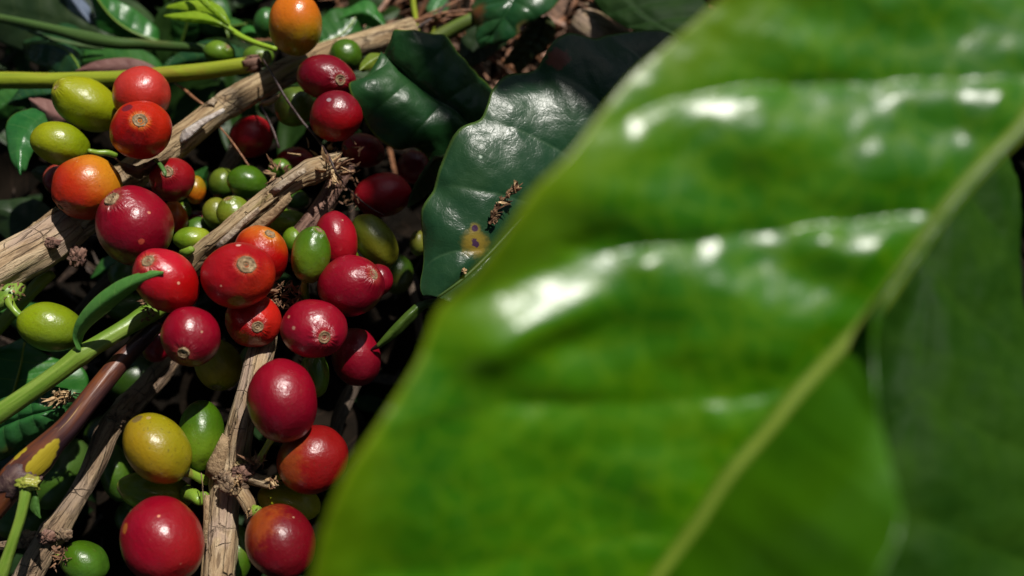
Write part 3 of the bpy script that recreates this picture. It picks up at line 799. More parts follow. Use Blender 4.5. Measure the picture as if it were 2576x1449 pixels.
splinters('dry_scales', [(28 + r2.uniform(-24, 34), 735 + r2.uniform(-26, 26), 131 + r2.uniform(-1, 1.5), r2.uniform(-1, 1), r2.uniform(-1, 1), r2.uniform(0, .8), r2.uniform(6, 16), r2.uniform(4, 9)) for i in range(22)], CHAFF, s9b, 2)
s8 = thing_tube('stem', 'slender green flower stem hanging in the bottom left corner', 'stem',
    [(66, 1218, 121.5, 34), (64, 1245, 121, 27), (52, 1300, 120.5, 25), (36, 1350, 120, 25), (18, 1405, 120, 28), (2, 1450, 120, 34), (-20, 1500, 120, 36)], GSTEM, GS, segs=24, seed=12, ridge=.03)
lump('bud', 72, 1216, 120.8, 22, stalk_mat('bud_green', (.2, .24, .03), (.3, .3, .06), (.2, .15, .05)), s8, 5, .5, (1.3, .8, .8))
for nm, lab, pts, m_ in (
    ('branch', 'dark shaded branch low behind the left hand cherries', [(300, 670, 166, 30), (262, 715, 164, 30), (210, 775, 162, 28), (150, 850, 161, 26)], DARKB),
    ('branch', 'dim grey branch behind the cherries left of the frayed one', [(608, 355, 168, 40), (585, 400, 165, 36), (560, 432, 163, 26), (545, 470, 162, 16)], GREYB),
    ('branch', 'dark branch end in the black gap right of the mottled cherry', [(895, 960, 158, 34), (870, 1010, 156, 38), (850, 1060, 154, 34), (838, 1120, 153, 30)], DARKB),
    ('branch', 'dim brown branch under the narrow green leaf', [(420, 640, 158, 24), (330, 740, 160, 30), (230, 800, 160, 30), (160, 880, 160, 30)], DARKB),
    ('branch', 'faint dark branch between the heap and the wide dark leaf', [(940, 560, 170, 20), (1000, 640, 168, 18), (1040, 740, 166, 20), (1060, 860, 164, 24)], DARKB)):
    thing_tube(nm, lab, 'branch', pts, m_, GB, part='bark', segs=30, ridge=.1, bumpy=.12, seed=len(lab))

# ------------------------------------------------------------------ fine needles and threads
GN = 'fine needles and threads on the heap'
for lab, pts, m_ in (
    ('long dark needle slanting across the thick branch and the deep green cherry', [(662, 150, 150, 5), (690, 196, 146, 7), (715, 240, 145, 7), (758, 302, 146, 7), (800, 352, 144, 6), (830, 400, 137, 6), (846, 434, 137, 5), (870, 468, 140, 4), (905, 502, 143, 4), (940, 528, 142, 4), (966, 541, 142, 2)], THREAD),
    ('dark bristle standing in the gap beside the deep green cherry', [(655, 262, 152, 5), (672, 296, 150, 7), (688, 330, 149, 7), (702, 372, 149, 7)], THREAD),
    ('thin brown needle in front of the shaded red cherry', [(546, 312, 153, 4), (575, 345, 151, 5), (604, 385, 150, 5), (628, 420, 150, 5)], NEEDLE),
    ('pinkish brown needle poking out above the thick branch', [(440, 210, 160, 4), (462, 224, 158, 8), (490, 248, 156, 8), (510, 262, 155, 7)], NEEDLE)):
    o = tube('needle', pts, m_, segs=8, step=.0008); tag(o, lab, 'needle', GN)
# ------------------------------------------------------------------ leaves
def leaf_mat(name, col, col2, vein, rough=.34, transl=.3, nv=7, slant=.5, bumpd=.0002, spots=(), under=None, coarse=600, edge=None, spec=.5, veinamt=.5):
    t = NT(name)
    tc = t.attr('tc')
    s = t.sep(tc)
    oc = t.coord('Object')
    q = t.math('ABSOLUTE', s[0])
    ph = t.math('SUBTRACT', t.math('MULTIPLY', s[1], nv), t.math('MULTIPLY', t.math('POWER', q, .85), slant))
    n0 = t.noise(oc, 150, 3, .5)
    ph = t.math('ADD', ph, t.math('MULTIPLY', t.math('SUBTRACT', n0, .5), .12))
    fr = t.math('ABSOLUTE', t.math('SUBTRACT', t.math('FRACT', ph), .5))     # .5 on the vein
    vm = t.math('MULTIPLY', t.rng(fr, .462, .497), t.rng(q, 1.0, .6, 0, 1))
    net = t.voro(t.vmath('ADD', oc, t.vmath('MULTIPLY', t.noise(oc, 700, 2, col=True), (.0008, .0008, .0008))), coarse, 'DISTANCE_TO_EDGE')
    n1 = t.noise(oc, 110, 4, .6); n2 = t.noise(oc, 900, 4, .65)
    c = t.mix(t.rng(n1, .35, .68), col, col2)
    c = t.mix(t.rng(n2, .60, .78, 0, .3), c, mixc(col, (0, 0, 0), .4))
    c = t.mix(t.math('MULTIPLY', vm, veinamt), c, vein)
    c = t.mix(t.math('MULTIPLY', t.rng(net, .0, .05, 1, 0), .07), c, vein)
    if edge:
        c = t.mix(t.math('MULTIPLY', t.rng(q, .955, .99), .8), c, edge)
    for (pt, r, ring, cen, cr) in spots:
        dd = t.math('ADD', t.vmath('DISTANCE', oc, tuple(pt)), t.math('MULTIPLY', t.math('SUBTRACT', n2, .5), r * .8))
        if ring: c = t.mix(t.math('MULTIPLY', t.rng(dd, r * .45, r * 1.1, 1, 0), .85), c, ring)
        if cen: c = t.mix(t.rng(dd, r * cr * .8, r * cr * 1.1, 1, 0), c, cen)
    if under:
        g = t.n.new('ShaderNodeNewGeometry')
        c = t.mix(g.outputs['Backfacing'], c, under)
    h = t.math('ADD', t.math('MULTIPLY', n2, .45), t.math('MULTIPLY', t.rng(net, 0, .12), .10))
    h = t.math('ADD', h, t.math('MULTIPLY', t.noise(oc, 2200, 2), .25))
    nb = t.bump(h, .5, bumpd)
    b = t.bsdf(Base_Color=c, Roughness=t.rng(n1, .3, .7, rough - .04, rough + .08), Normal=nb, Specular_IOR_Level=spec)
    if transl:
        tr = t.n.new('ShaderNodeBsdfTranslucent')
        t.put(tr.inputs[0], t.mix(1.0, c, (1.5, 1.6, .5), 'MULTIPLY'))
        mx = t.n.new('ShaderNodeMixShader'); mx.inputs[0].default_value = transl
        t.l.new(b, mx.inputs[1]); t.l.new(tr.outputs[0], mx.inputs[2])
        b = mx.outputs[0]
    return t.done(b)

def leaf(name, label, cat, Lp, Mp, Rp, mat, nv=7, slant=.5, puck=.0006, wave=(0, 3), arch=0.0, N=110, W=22, solid=.00028, rib=None, ribmat=None,
         group=None, fine=.0002, seed=0, part='blade', spots_out=None, nolump=False):
    Lc, Mc, Rc = (catmull([tuple(p) for p in c], N) for c in (Lp, Mp, Rp))
    grid = []
    for i in range(N):
        row = []
        l, m, r = (P(*Lc[i]), P(*Mc[i]), P(*Rc[i]))
        for j in range(-W, W + 1):
            q = j / W
            e = r if q > 0 else l
            a = abs(q)
            row.append(m.lerp(e, a) - F_ * (arch * 4 * a * (1 - a) * (e - m).length))
        grid.append(row)
    H = 2 * W + 1
    verts, tcs = [], []
    for i in range(N):
        for j in range(H):
            i0, i1 = max(0, i - 1), min(N - 1, i + 1); j0, j1 = max(0, j - 1), min(H - 1, j + 1)
            nn = (grid[i1][j] - grid[i0][j]).cross(grid[i][j1] - grid[i][j0])
            nn = nn.normalized() if nn.length > 1e-12 else -F_
            if nn.dot(F_) > 0: nn = -nn
            q = (j - W) / W; s = i / (N - 1); a = abs(q)
            ph = s * nv - (a ** .85) * slant
            fr = ph - math.floor(ph)
            env = min(1, a * 6) * min(1, (1 - a) * 3 + .25) * min(1, s * 8) * min(1, (1 - s) * 8)
            h = puck * env * (math.sin(math.pi * fr) ** .7)
            h += wave[0] * a * a * math.sin(2 * math.pi * wave[1] * s + seed + (1.3 if q > 0 else 0))
            p = grid[i][j]
            h += fine * mnoise.noise(p * 260 + Vector((seed, 0, 0))) + fine * .5 * mnoise.noise(p * 700)
            # midrib groove
            h -= puck * .5 * math.exp(-(a / .05) ** 2)
            verts.append(p + nn * h)
            tcs.append((q, s, 0))
    faces = []
    for i in range(N - 1):
        for j in range(H - 1):
            a = i * H + j
            faces.append((a, a + 1, a + 1 + H, a + H))
    # orient faces to the camera side
    f0 = faces[len(faces) // 2 + W // 2]
    nrm = (verts[f0[1]] - verts[f0[0]]).cross(verts[f0[2]] - verts[f0[0]])
    if nrm.dot(F_) > 0: faces = [tuple(reversed(f)) for f in faces]
    if rib:
        root = empty(name, P(*Mp[0])); tag(root, label, cat, group)
        mesh_obj(part, verts, faces, mat, origin=root.location.copy(), parent=root, tc=tcs, solid=solid)
        tube('midrib', [(p[0], p[1], p[2] - rib[2] if len(rib) > 2 else p[2], rib[0] + (rib[1] - rib[0]) * k / (len(Mp) - 1)) for k, p in enumerate(Mp)], ribmat or GSTEM, parent=root, segs=16, step=.0008)
        return root
    o = mesh_obj(name, verts, faces, mat, origin=P(*Mp[0]), tc=tcs, solid=solid)
    tag(o, label, cat, group)
    return o

GL = 'coffee leaves around the heap'
DLA, DLB = (.012, .044, .018), (.018, .056, .020)
o3 = P(1720, 235, 152)
def rel(u, v, d, o): return P(u, v, d) - o
L3M = leaf_mat('dark_leaf_skin', DLA, DLB, (.05, .10, .045), rough=.30, transl=.08, spec=.3, nv=5.2, slant=.9, bumpd=.00018, coarse=900, edge=(.06, .11, .02), veinamt=.35,
    spots=[(rel(1197, 612, 135.6, o3), .0028, (.22, .15, .02), (.045, .02, .05), .34), (rel(1196, 574, 136, o3), .0011, (.20, .15, .03), (.045, .02, .05), .55),
           (rel(1404, 156, 146.5, o3), .0026, None, (.15, .045, .025), .95), (rel(1208, 397, 137.6, o3), .0007, None, (.5, .6, .5), 1.0)])
leaf('coffee_leaf', 'wide dark leaf with a yellow ringed spot and a wavy left edge', 'leaf',
     [(1712, 125, 154), (1673, 88, 152), (1600, 76, 151), (1531, 84, 149), (1498, 98, 148), (1450, 93, 148), (1427, 92, 148), (1392, 110, 147), (1370, 141, 146), (1345, 172, 145.5), (1278, 186, 144), (1239, 228, 142), (1225, 270, 141), (1207, 304, 140), (1160, 320, 138), (1132, 354, 137), (1107, 420, 137), (1095, 480, 138), (1064, 530, 137), (1062, 590, 136.5), (1062, 660, 136), (1060, 720, 136), (1072, 742, 136)],
     [(1720, 235, 152), (1600, 310, 148), (1450, 420, 144), (1320, 545, 140), (1230, 640, 137), (1160, 705, 135.5), (1100, 748, 135)],
     [(1760, 420, 154), (1660, 520, 151), (1520, 620, 147), (1400, 700, 143), (1280, 745, 139), (1190, 765, 137), (1115, 756, 135)],
     L3M, nv=5.2, slant=.9, puck=.0006, wave=(.0008, 4), arch=.06, N=170, W=40, rib=(16, 5, .35), ribmat=DSTEM, group=GL, fine=.00014, seed=1)
leaf('coffee_leaf', 'dark folded leaf whose left lobe touches the glossy red cherries', 'leaf',
     [(965, 136, 150), (950, 155, 149), (926, 178, 148), (895, 200, 146), (880, 216, 145), (886, 240, 145), (901, 264, 145.5), (914, 300, 146), (928, 326, 147), (948, 346, 148), (987, 366, 149), (1040, 372, 151), (1066, 388, 152), (1082, 410, 153), (1120, 460, 155)],
     [(966, 137, 149.5), (1000, 172, 149.5), (1040, 207, 150), (1090, 245, 151), (1150, 281, 152.5), (1200, 340, 155), (1240, 400, 158)],
     [(966, 136, 150), (975, 104, 149), (990, 76, 148), (1010, 78, 148), (1045, 83, 148.5), (1085, 88, 149), (1122, 84, 150), (1140, 108, 152), (1147, 132, 153), (1160, 152, 154), (1172, 172, 155), (1200, 190, 157), (1228, 204, 158), (1262, 250, 160), (1290, 330, 162)],
     leaf_mat('folded_leaf_skin', (.011, .05, .013), (.018, .066, .016), (.03, .07, .02), rough=.36, transl=.12, spec=.35, nv=4, slant=.8, edge=(.10, .16, .015), veinamt=.25, spots=[(P(985, 345, 149) - P(966, 137, 149.5), .0018, (.06, .12, .01), None, 0)]),
     nv=4, slant=.8, puck=.0005, wave=(.0007, 3), arch=.12, N=130, W=34, group=GL, seed=2)
leaf('coffee_leaf', 'drooping dark leaf with a rusty patch at the top centre', 'leaf',
     [(1185, -30, 180), (1191, 10, 176), (1193, 50, 173), (1200, 90, 172), (1209, 121, 172)],
     [(1310, -40, 172), (1290, 5, 170), (1268, 45, 170), (1240, 85, 171), (1211, 121, 172)],
     [(1430, -20, 172), (1385, 22, 171), (1352, 46, 170), (1300, 88, 170), (1255, 108, 171), (1213, 121, 172)],
     leaf_mat('rusty_leaf_skin', (.012, .06, .018), (.02, .075, .02), (.05, .12, .04), rough=.26, transl=.15, nv=4, slant=.6, edge=(.12, .14, .03),
              spots=[(P(1212, 42, 173) - P(1310, -40, 172), .0030, (.16, .05, .015), None, 0), (P(1318, 72, 170) - P(1310, -40, 172), .0020, (.2, .15, .05), (.04, .03, .03), .5)]), nv=4, slant=.6, puck=.0004, wave=(.0006, 2), arch=.15, N=60, W=20, group=GL, seed=3)
leaf('coffee_leaf', 'olive underside of the leaf curling behind the rusty one', 'leaf',
     [(1345, 48, 174), (1310, 90, 176), (1285, 130, 178), (1262, 165, 180)], [(1372, 42, 172), (1360, 85, 175), (1330, 125, 177), (1290, 160, 180)],
     [(1384, 42, 171), (1396, 66, 172), (1390, 100, 175), (1340, 150, 178), (1300, 190, 181)],
     leaf_mat('olive_leaf_skin', (.035, .05, .012), (.05, .065, .015), (.06, .07, .02), rough=.5, transl=.2), N=40, W=12, arch=.2, group=GL, seed=4)
leaf('coffee_leaf', 'dim green leaf in the shade behind the top of the wide dark one', 'leaf',
     [(1475, -30, 182), (1510, 25, 180), (1560, 62, 178), (1640, 95, 176), (1700, 130, 175)], [(1560, -40, 180), (1600, 20, 178), (1660, 65, 176), (1740, 110, 174), (1800, 150, 173)],
     [(1700, -60, 182), (1760, -10, 180), (1800, 40, 178), (1850, 80, 176), (1900, 120, 174)],
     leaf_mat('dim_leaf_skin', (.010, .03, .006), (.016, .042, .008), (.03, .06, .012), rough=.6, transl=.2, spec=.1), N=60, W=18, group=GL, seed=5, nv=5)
# curled strip of leaf with a black tip, right of the heap
leaf('coffee_leaf', 'narrow twisted leaf tip ending in a black point beside the heap', 'leaf',
     [(1150, 728, 140), (1110, 748, 139), (1052, 762, 138), (1020, 788, 137), (985, 825, 136.5), (950, 864, 136.5), (934, 878, 137)],
     [(1150, 735, 139), (1110, 756, 138.5), (1058, 770, 137.5), (1028, 796, 136.5), (992, 832, 136), (953, 868, 136.2), (933, 880, 137)],
     [(1152, 745, 141), (1112, 766, 140.5), (1068, 776, 139), (1040, 806, 138.5), (1000, 842, 137.5), (957, 873, 137), (933, 882, 137)],
     leaf_mat('twisted_tip_skin', (.05, .10, .012), (.09, .15, .02), (.12, .16, .03), rough=.4, transl=.25, spots=[(P(940, 874, 136.5) - P(1150, 735, 139), .0013, (.12, .08, .02), (.02, .01, .01), .75)]), N=60, W=8, group=GL, fine=.0001, puck=.0001, seed=6)
leaf('coffee_leaf', 'thin dark leaf seen edge on in the black gap left of the wide leaf', 'leaf',
     [(1120, 388, 146), (1090, 396, 147), (1062, 430, 148), (1040, 470, 149), (1028, 505, 150), (1026, 522, 150)],
     [(1120, 394, 146), (1094, 402, 147), (1070, 436, 148.4), (1045, 476, 149.4), (1030, 508, 150.2), (1027, 522, 150.2)],
     [(1120, 402, 150), (1110, 430, 153), (1085, 470, 154), (1060, 500, 154), (1036, 516, 151), (1028, 522, 150.5)],
     leaf_mat('thin_leaf_skin', (.02, .05, .014), (.03, .07, .018), (.08, .10, .03), rough=.35, transl=.15, edge=(.10, .14, .04)), N=50, W=8, group=GL, fine=.0001, puck=.0001, seed=7)
# narrow bract over the red cherry
leaf('narrow_leaf', 'narrow green leaf arching from the thick stem onto the bright red cherry', 'leaf',
     [(192, 878, 126), (183, 842, 125), (200, 795, 123.4), (240, 749, 121.8), (286, 715, 121), (333, 693, 120), (380, 682, 119.2), (412, 685, 118.8)],
     [(200, 884, 126.5), (194, 850, 125.5), (214, 808, 123.5), (256, 766, 121.5), (302, 733, 120.3), (345, 709, 119.3), (385, 692, 118.8), (411, 686, 118.6)],
     [(208, 886, 127.5), (204, 858, 127), (222, 824, 125.5), (265, 788, 124), (312, 748, 122), (352, 720, 120.6), (388, 699, 119.4), (411, 687, 118.7)],
     leaf_mat('bract_skin', (.09, .26, .05), (.12, .32, .07), (.22, .40, .10), rough=.42, transl=.3, edge=(.16, .26, .05)), N=70, W=10, group='small leaves in the heap', fine=.00008, puck=.0001, seed=8, nv=3)
leaf('narrow_leaf', 'tiny pointed green bract hanging beside the slender stem at bottom left', 'leaf',
     [(78, 1222, 122), (82, 1250, 122), (76, 1275, 122), (90, 1292, 122), (103, 1303, 122)],
     [(84, 1226, 121.5), (90, 1252, 121.6), (88, 1274, 121.6), (97, 1292, 122), (103, 1303, 122)],
     [(90, 1230, 122), (95, 1255, 122), (98, 1272, 122), (101, 1290, 122), (104, 1303, 122)],
     leaf_mat('small_bract_skin', (.05, .13, .02), (.07, .17, .03), (.1, .2, .04), rough=.4, transl=.3), N=24, W=6, group='small leaves in the heap', fine=.0001, puck=.0001, seed=9)
leaf('narrow_leaf', 'tiny green leaf lying on the scar of the small red cherry', 'leaf',
     [(384, 400, 138), (396, 410, 136.5), (408, 428, 135), (416, 442, 134.6)], [(390, 400, 137.5), (402, 412, 136), (412, 428, 134.8), (417, 443, 134.6)],
     [(396, 402, 138), (408, 416, 136.3), (417, 432, 135), (417, 443, 134.6)],
     leaf_mat('tiny_leaf_skin', (.06, .15, .03), (.08, .19, .04), (.1, .2, .05), rough=.4, transl=.3), N=20, W=5, group='small leaves in the heap', fine=.0001, puck=.0001, seed=10)
leaf('dry_leaf', 'curled dry reddish leaf under the red orange cherry with the oval spot', 'dead leaf',
     [(290, 398, 142), (310, 412, 140), (345, 418, 139), (375, 408, 139), (395, 400, 140)], [(296, 404, 141), (318, 424, 138.8), (350, 430, 138), (378, 418, 138.4), (398, 402, 139.6)],
     [(305, 412, 143), (328, 436, 142), (352, 446, 142), (382, 430, 142), (400, 406, 141)],
     leaf_mat('dry_leaf_skin', (.06, .02, .015), (.12, .05, .03), (.2, .12, .08), rough=.6, transl=.1), N=30, W=8, group='small leaves in the heap', fine=.0004, puck=.0002, seed=11)

# lower left leaf with midrib behind the thick stem
leaf('coffee_leaf', 'mid green leaf with a pale midrib behind the thick green stem', 'leaf',
     [(60, 850, 152), (20, 868, 150), (-60, 900, 150), (-110, 980, 150), (-100, 1080, 150), (-60, 1160, 150)],
     [(62, 862, 151), (55, 905, 149), (44, 950, 148), (30, 1000, 147), (14, 1060, 147), (-10, 1140, 148)],
     [(66, 862, 151), (130, 900, 151), (206, 925, 152), (225, 985, 152), (190, 1060, 150), (100, 1150, 149)],
     leaf_mat('green_leaf_skin', (.02, .115, .014), (.03, .15, .018), (.16, .28, .03), rough=.36, transl=.25, nv=6, slant=.6,), N=80, W=20, rib=(6, 5, .25), ribmat=YSTEM, arch=.05, puck=.0003, fine=.0002, group=GL, seed=12)
leaf('coffee_leaf', 'curved bluish green leaf under the purple twig at the left edge', 'leaf',
     [(-40, 1050, 142), (0, 1010, 140), (60, 985, 139), (120, 975, 139.5), (170, 980, 141)], [(-50, 1110, 141), (10, 1070, 138.5), (75, 1045, 137.5), (130, 1030, 138), (185, 1000, 140)],
     [(-60, 1200, 145), (15, 1150, 142), (75, 1105, 140.5), (130, 1075, 140), (195, 1010, 141)],
     leaf_mat('bluish_leaf_skin', (.02, .10, .022), (.035, .14, .035), (.08, .2, .05), rough=.3, transl=.2, spots=[(P(20, 1120, 141) - P(-50, 1110, 141), .002, (.14, .12, .02), None, 0)]), N=50, W=16, arch=.12, group=GL, seed=13)
debris = empty('chaff', P(170, 990, 134)); tag(debris, 'small clump of tan chaff on the green leaf beside the purple twig', 'chaff', 'bits of chaff')
splinters('fibres', [(150 + r2.uniform(-22, 40), 998 + r2.uniform(-16, 14), 136 + r2.uniform(-1.5, 1), r2.uniform(-1, 1), r2.uniform(-.5, .5), r2.uniform(0, .5), r2.uniform(14, 34), r2.uniform(4, 9)) for i in range(46)], SPLINT, debris, 7)
debris = empty('chaff', P(1250, 530, 135)); tag(debris, 'brown shred of dead bark lying on the wide dark leaf', 'chaff', 'bits of chaff')
sp = []
for i in range(60):
    f = i / 59
    u = 1236 + f * 66 + r2.uniform(-6, 6) - (16 * math.sin(f * 3)); v = 566 - f * 92 + r2.uniform(-6, 6)
    sp.append((u, v, 136.0 - 0.2 * f + r2.uniform(-.6, .3), .6 + r2.uniform(-.8, .5), -.8 + r2.uniform(-.4, .8), r2.uniform(0, .5), r2.uniform(8, 26), r2.uniform(4, 11)))
splinters('fibres', sp, CHAFF, debris, 8)
splinters('fibres', sp[::6] + [(1300, 482, 135.5, -.3, -1, .2, 30, 14), (1276, 505, 135.5, -.9, .2, .3, 26, 10)], SPLINT, debris, 8)
o = lump('bark_crumb', 1168, 681, 134.6, 6, SPLINT, None, 3, .8, (1, 1, 1)); tag(o, 'tiny pale crumb near the lower midrib of the wide dark leaf', 'crumb')
debris = empty('chaff', P(725, 740, 132)); tag(debris, 'nest of shredded brown husk between the central red cherry and the upright green one', 'chaff', 'bits of chaff')
sp = [(715 + r2.uniform(-34, 44), 742 + r2.uniform(-26, 34), 134 + r2.uniform(-2, 3), r2.uniform(-1, 1), r2.uniform(-1, 1), r2.uniform(0, .6), r2.uniform(14, 36), r2.uniform(3, 10)) for i in range(70)]
splinters('fibres', sp, CHAFF, debris, 10)
splinters('fibres', sp[::5], SPLINT, debris, 10)
debris = empty('chaff', P(870, 470, 148)); tag(debris, 'torn dark husk scraps to the right of the frayed branch tip', 'chaff', 'bits of chaff')
sp = [(865 + r2.uniform(-50, 40), 400 + r2.uniform(-40, 130), 148 + r2.uniform(-4, 4), r2.uniform(-1, 1), r2.uniform(-1, 1), r2.uniform(0, .6), r2.uniform(12, 34), r2.uniform(3, 9)) for i in range(70)]
splinters('fibres', sp, CHAFF, debris, 11)
splinters('fibres', [(775, 372, 147, -.2, -1, .2, 26, 6), (758, 392, 147, -1, -.3, .2, 34, 9), (800, 400, 146, -.6, -.7, .2, 30, 10), (830, 376, 146, .2, -.4, .5, 22, 14), (845, 386, 146, .9, -.1, .5, 20, 14)], SPLINT, debris, 3)

# young yellow green leaves and their shoot
YL = leaf_mat('young_leaf_skin', (.20, .34, .012), (.28, .42, .02), (.35, .48, .06), rough=.4, transl=.4, nv=6, slant=.6, veinamt=.3)
sh = thing_tube('shoot', 'thin bright green shoot carrying the young yellow green leaves', 'shoot',
    [(694, 124, 158, 12), (655, 112, 159, 13), (615, 96, 160, 14), (585, 78, 161, 15), (565, 62, 162, 12)], stem_mat('shoot_skin', (.22, .36, .02), (.3, .44, .04), (.2, .34, .03)), 'young shoot')
leaf('young_leaf', 'lower young yellow green leaf pointing left on the thin shoot', 'young leaf',
     [(590, 78, 160.5), (555, 64, 160), (520, 58, 160), (480, 56, 161), (445, 50, 162), (413, 41, 163)], [(588, 80, 160), (552, 58, 159.5), (518, 49, 159.5), (480, 45, 160.5), (446, 43, 161.7), (413, 40, 163)],
     [(586, 84, 161), (562, 56, 160.5), (535, 38, 161), (500, 30, 162), (455, 33, 163), (413, 40, 163)], YL, N=50, W=12, group='young leaves of the shoot', seed=1, puck=.00008, fine=.00006)
leaf('young_leaf', 'upper young yellow green leaf of the thin shoot, half behind the lower one', 'young leaf',
     [(580, 66, 162.5), (545, 46, 163), (505, 34, 163.5), (465, 26, 164), (418, 20, 165)], [(580, 62, 162.5), (548, 30, 163), (508, 14, 163.5), (465, 12, 164), (420, 17, 165)],
     [(578, 56, 163), (556, 18, 164), (520, 2, 165), (470, 4, 165), (424, 14, 165.5)], YL, N=50, W=12, group='young leaves of the shoot', seed=2, puck=.00008, fine=.00006)
leaf('young_leaf', 'folded young leaf blade crossing above the shoot tip', 'young leaf',
     [(575, 66, 160), (540, 36, 160), (512, 12, 160.5), (490, -12, 161), (470, -40, 162)], [(576, 62, 159.5), (548, 34, 159.4), (520, 10, 160), (496, -14, 160.6), (474, -44, 162)],
     [(578, 58, 160), (556, 32, 160), (530, 8, 160.5), (504, -16, 161), (478, -46, 162)], YL, N=40, W=8, group='young leaves of the shoot', seed=3, puck=.0002)
GLF = leaf_mat('litter_green_skin', (.05, .12, .025), (.08, .16, .03), (.15, .22, .05), rough=.4, transl=.25)
leaf('narrow_leaf', 'small torn pale green leaf scrap below the shoot on the thick branch', 'leaf',
     [(652, 138, 155), (660, 150, 154), (668, 164, 154)], [(662, 134, 154.5), (670, 147, 153.5), (672, 164, 154)], [(676, 130, 155), (682, 144, 154), (678, 158, 154)], 
     leaf_mat('torn_leaf_skin', (.18, .24, .05), (.26, .30, .09), (.3, .34, .1), rough=.5, transl=.3), N=20, W=8, group='small leaves in the heap', fine=.0004, seed=4)

# ------------------------------------------------------------------ leaves behind, upper left and top
def simple_leaf(label, tip, base, width, d0, d1, mat, bend=0.15, twist=0, name='coffee_leaf', seed=0, rib=None, N=44, W=12, curl=2.0, grp=GL, puck=.0006, wave=.0006):
    (u0, v0), (u1, v1) = base, tip
    L = math.hypot(u1 - u0, v1 - v0); ux, uy = (u1 - u0) / L, (v1 - v0) / L; px, py = -uy, ux
    Lq, Mq, Rq = [], [], []
    for i in range(11):
        f = i / 10
        w = width * .5 * (math.sin(math.pi * min(1, f ** .8)) ** .75) if 0 < f < 1 else 0.6
        b = bend * L * math.sin(math.pi * f)
        cu, cv = u0 + ux * L * f + px * b, v0 + uy * L * f + py * b
        d = d0 + (d1 - d0) * f
        Mq.append((cu, cv, d)); Lq.append((cu - px * w, cv - py * w, d + curl + twist)); Rq.append((cu + px * w, cv + py * w, d + curl - twist))
    return leaf(name, label, 'leaf', Lq, Mq, Rq, mat, N=N, W=W, group=grp, seed=seed, rib=rib, puck=S(width, d0) * .022, fine=.00012, wave=(S(width, d0) * .03, 2.5), nv=6, slant=.7, ribmat=GSTEM)

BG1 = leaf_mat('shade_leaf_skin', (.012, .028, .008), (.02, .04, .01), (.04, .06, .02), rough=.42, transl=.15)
BG2 = leaf_mat('bright_back_leaf_skin', (.03, .15, .025), (.05, .2, .035), (.14, .32, .06), rough=.32, transl=.3)
BG3 = leaf_mat('glossy_back_leaf_skin', (.012, .05, .018), (.02, .07, .022), (.08, .14, .02), rough=.22, transl=.12)
BG4 = leaf_mat('mid_back_leaf_skin', (.02, .09, .016), (.035, .12, .02), (.08, .18, .03), rough=.34, transl=.2)
PINK = leaf_mat('dead_leaf_skin', (.12, .05, .045), (.20, .10, .085), (.24, .14, .12), rough=.5, transl=.12)
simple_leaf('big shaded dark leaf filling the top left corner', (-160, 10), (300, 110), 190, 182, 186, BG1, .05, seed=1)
simple_leaf('dark leaf with a grey sheen above the yellow green stem', (215, 215), (60, 110), 130, 178, 170, BG3, -.25, 3, seed=2, curl=6, rib=(5, 3, .2))
simple_leaf('thin grey green leaf edge catching light near the left edge at the top', (8, 52), (164, 76), 18, 175, 176, leaf_mat('silver_edge_skin', (.10, .18, .11), (.14, .22, .15), (.2, .3, .2), rough=.3, transl=.1), -.05, seed=3, curl=.3)
simple_leaf('second thin leaf edge just below the grey green one', (70, 78), (262, 122), 12, 176, 175, leaf_mat('olive_edge_skin', (.05, .09, .03), (.07, .12, .04), (.1, .15, .05), rough=.4, transl=.1), -.04, seed=4, curl=.3)
simple_leaf('bright green leaf with a yellow midrib at the top left', (228, -30), (400, 105), 100, 186, 178, BG2, -.12, seed=5, rib=(7, 5, .3))
simple_leaf('narrow blue grey leaf lit by the sky beside the bright green one', (150, -60), (262, 92), 44, 184, 180, leaf_mat('sky_lit_leaf_skin', (.10, .13, .19), (.14, .17, .23), (.2, .22, .3), rough=.25, transl=.05), -.05, seed=6)
simple_leaf('upright green leaf in the middle of the small seedling', (470, -30), (448, 130), 74, 190, 182, BG4, .08, seed=7, rib=(7, 4, .3))
simple_leaf('slanting green leaf of the seedling right of the upright one', (620, 60), (470, 0), 60, 188, 184, BG4, .2, seed=8, rib=(6, 4, .3))
simple_leaf('green leaf hanging above the seedling with a pale midrib', (575, 95), (480, -40), 60, 186, 184, BG4, -.12, seed=9, rib=(6, 4, .3))
simple_leaf('shaded green leaf below the dull dark green stem', (120, 175), (420, 180), 80, 176, 178, BG4, .1, seed=10)
simple_leaf('dark glossy leaf under the dull stem near the rosy cherry', (400, 178), (640, 150), 70, 176, 176, BG3, .1, seed=11)
simple_leaf('bright green leaf with yellow flecks at the far left', (52, 440), (140, 270), 92, 154, 150, leaf_mat('flecked_leaf_skin', (.02, .13, .03), (.05, .19, .045), (.12, .26, .08), rough=.24, transl=.3, edge=(.14, .26, .03),
            spots=[(P(72, 312, 148) - P(140, 270, 154), .0024, (.22, .22, .03), None, 0)]), .22, seed=12, curl=1.2)
simple_leaf('dead mauve brown leaf curling behind the larger yellow green cherry', (75, 248), (236, 300), 70, 150, 154, PINK, -.12, seed=13, name='dead_leaf', curl=2)
simple_leaf('dead pinkish leaf just above the yellow green stem', (190, 178), (400, 178), 44, 166, 166, PINK, .05, seed=14, name='dead_leaf', curl=.6)
simple_leaf('glossy green leaf under the yellow green stem at the left', (20, 262), (150, 236), 56, 164, 162, BG3, .08, seed=15)
simple_leaf('green leaf scrap between stem and left cherry, far left', (-30, 300), (70, 240), 70, 168, 166, BG4, .1, seed=16)
simple_leaf('dark green leaf behind the right side of the tall orange cherry', (905, 20), (800, 110), 130, 172, 178, BG4, .15, seed=17, rib=(6, 4, .3))
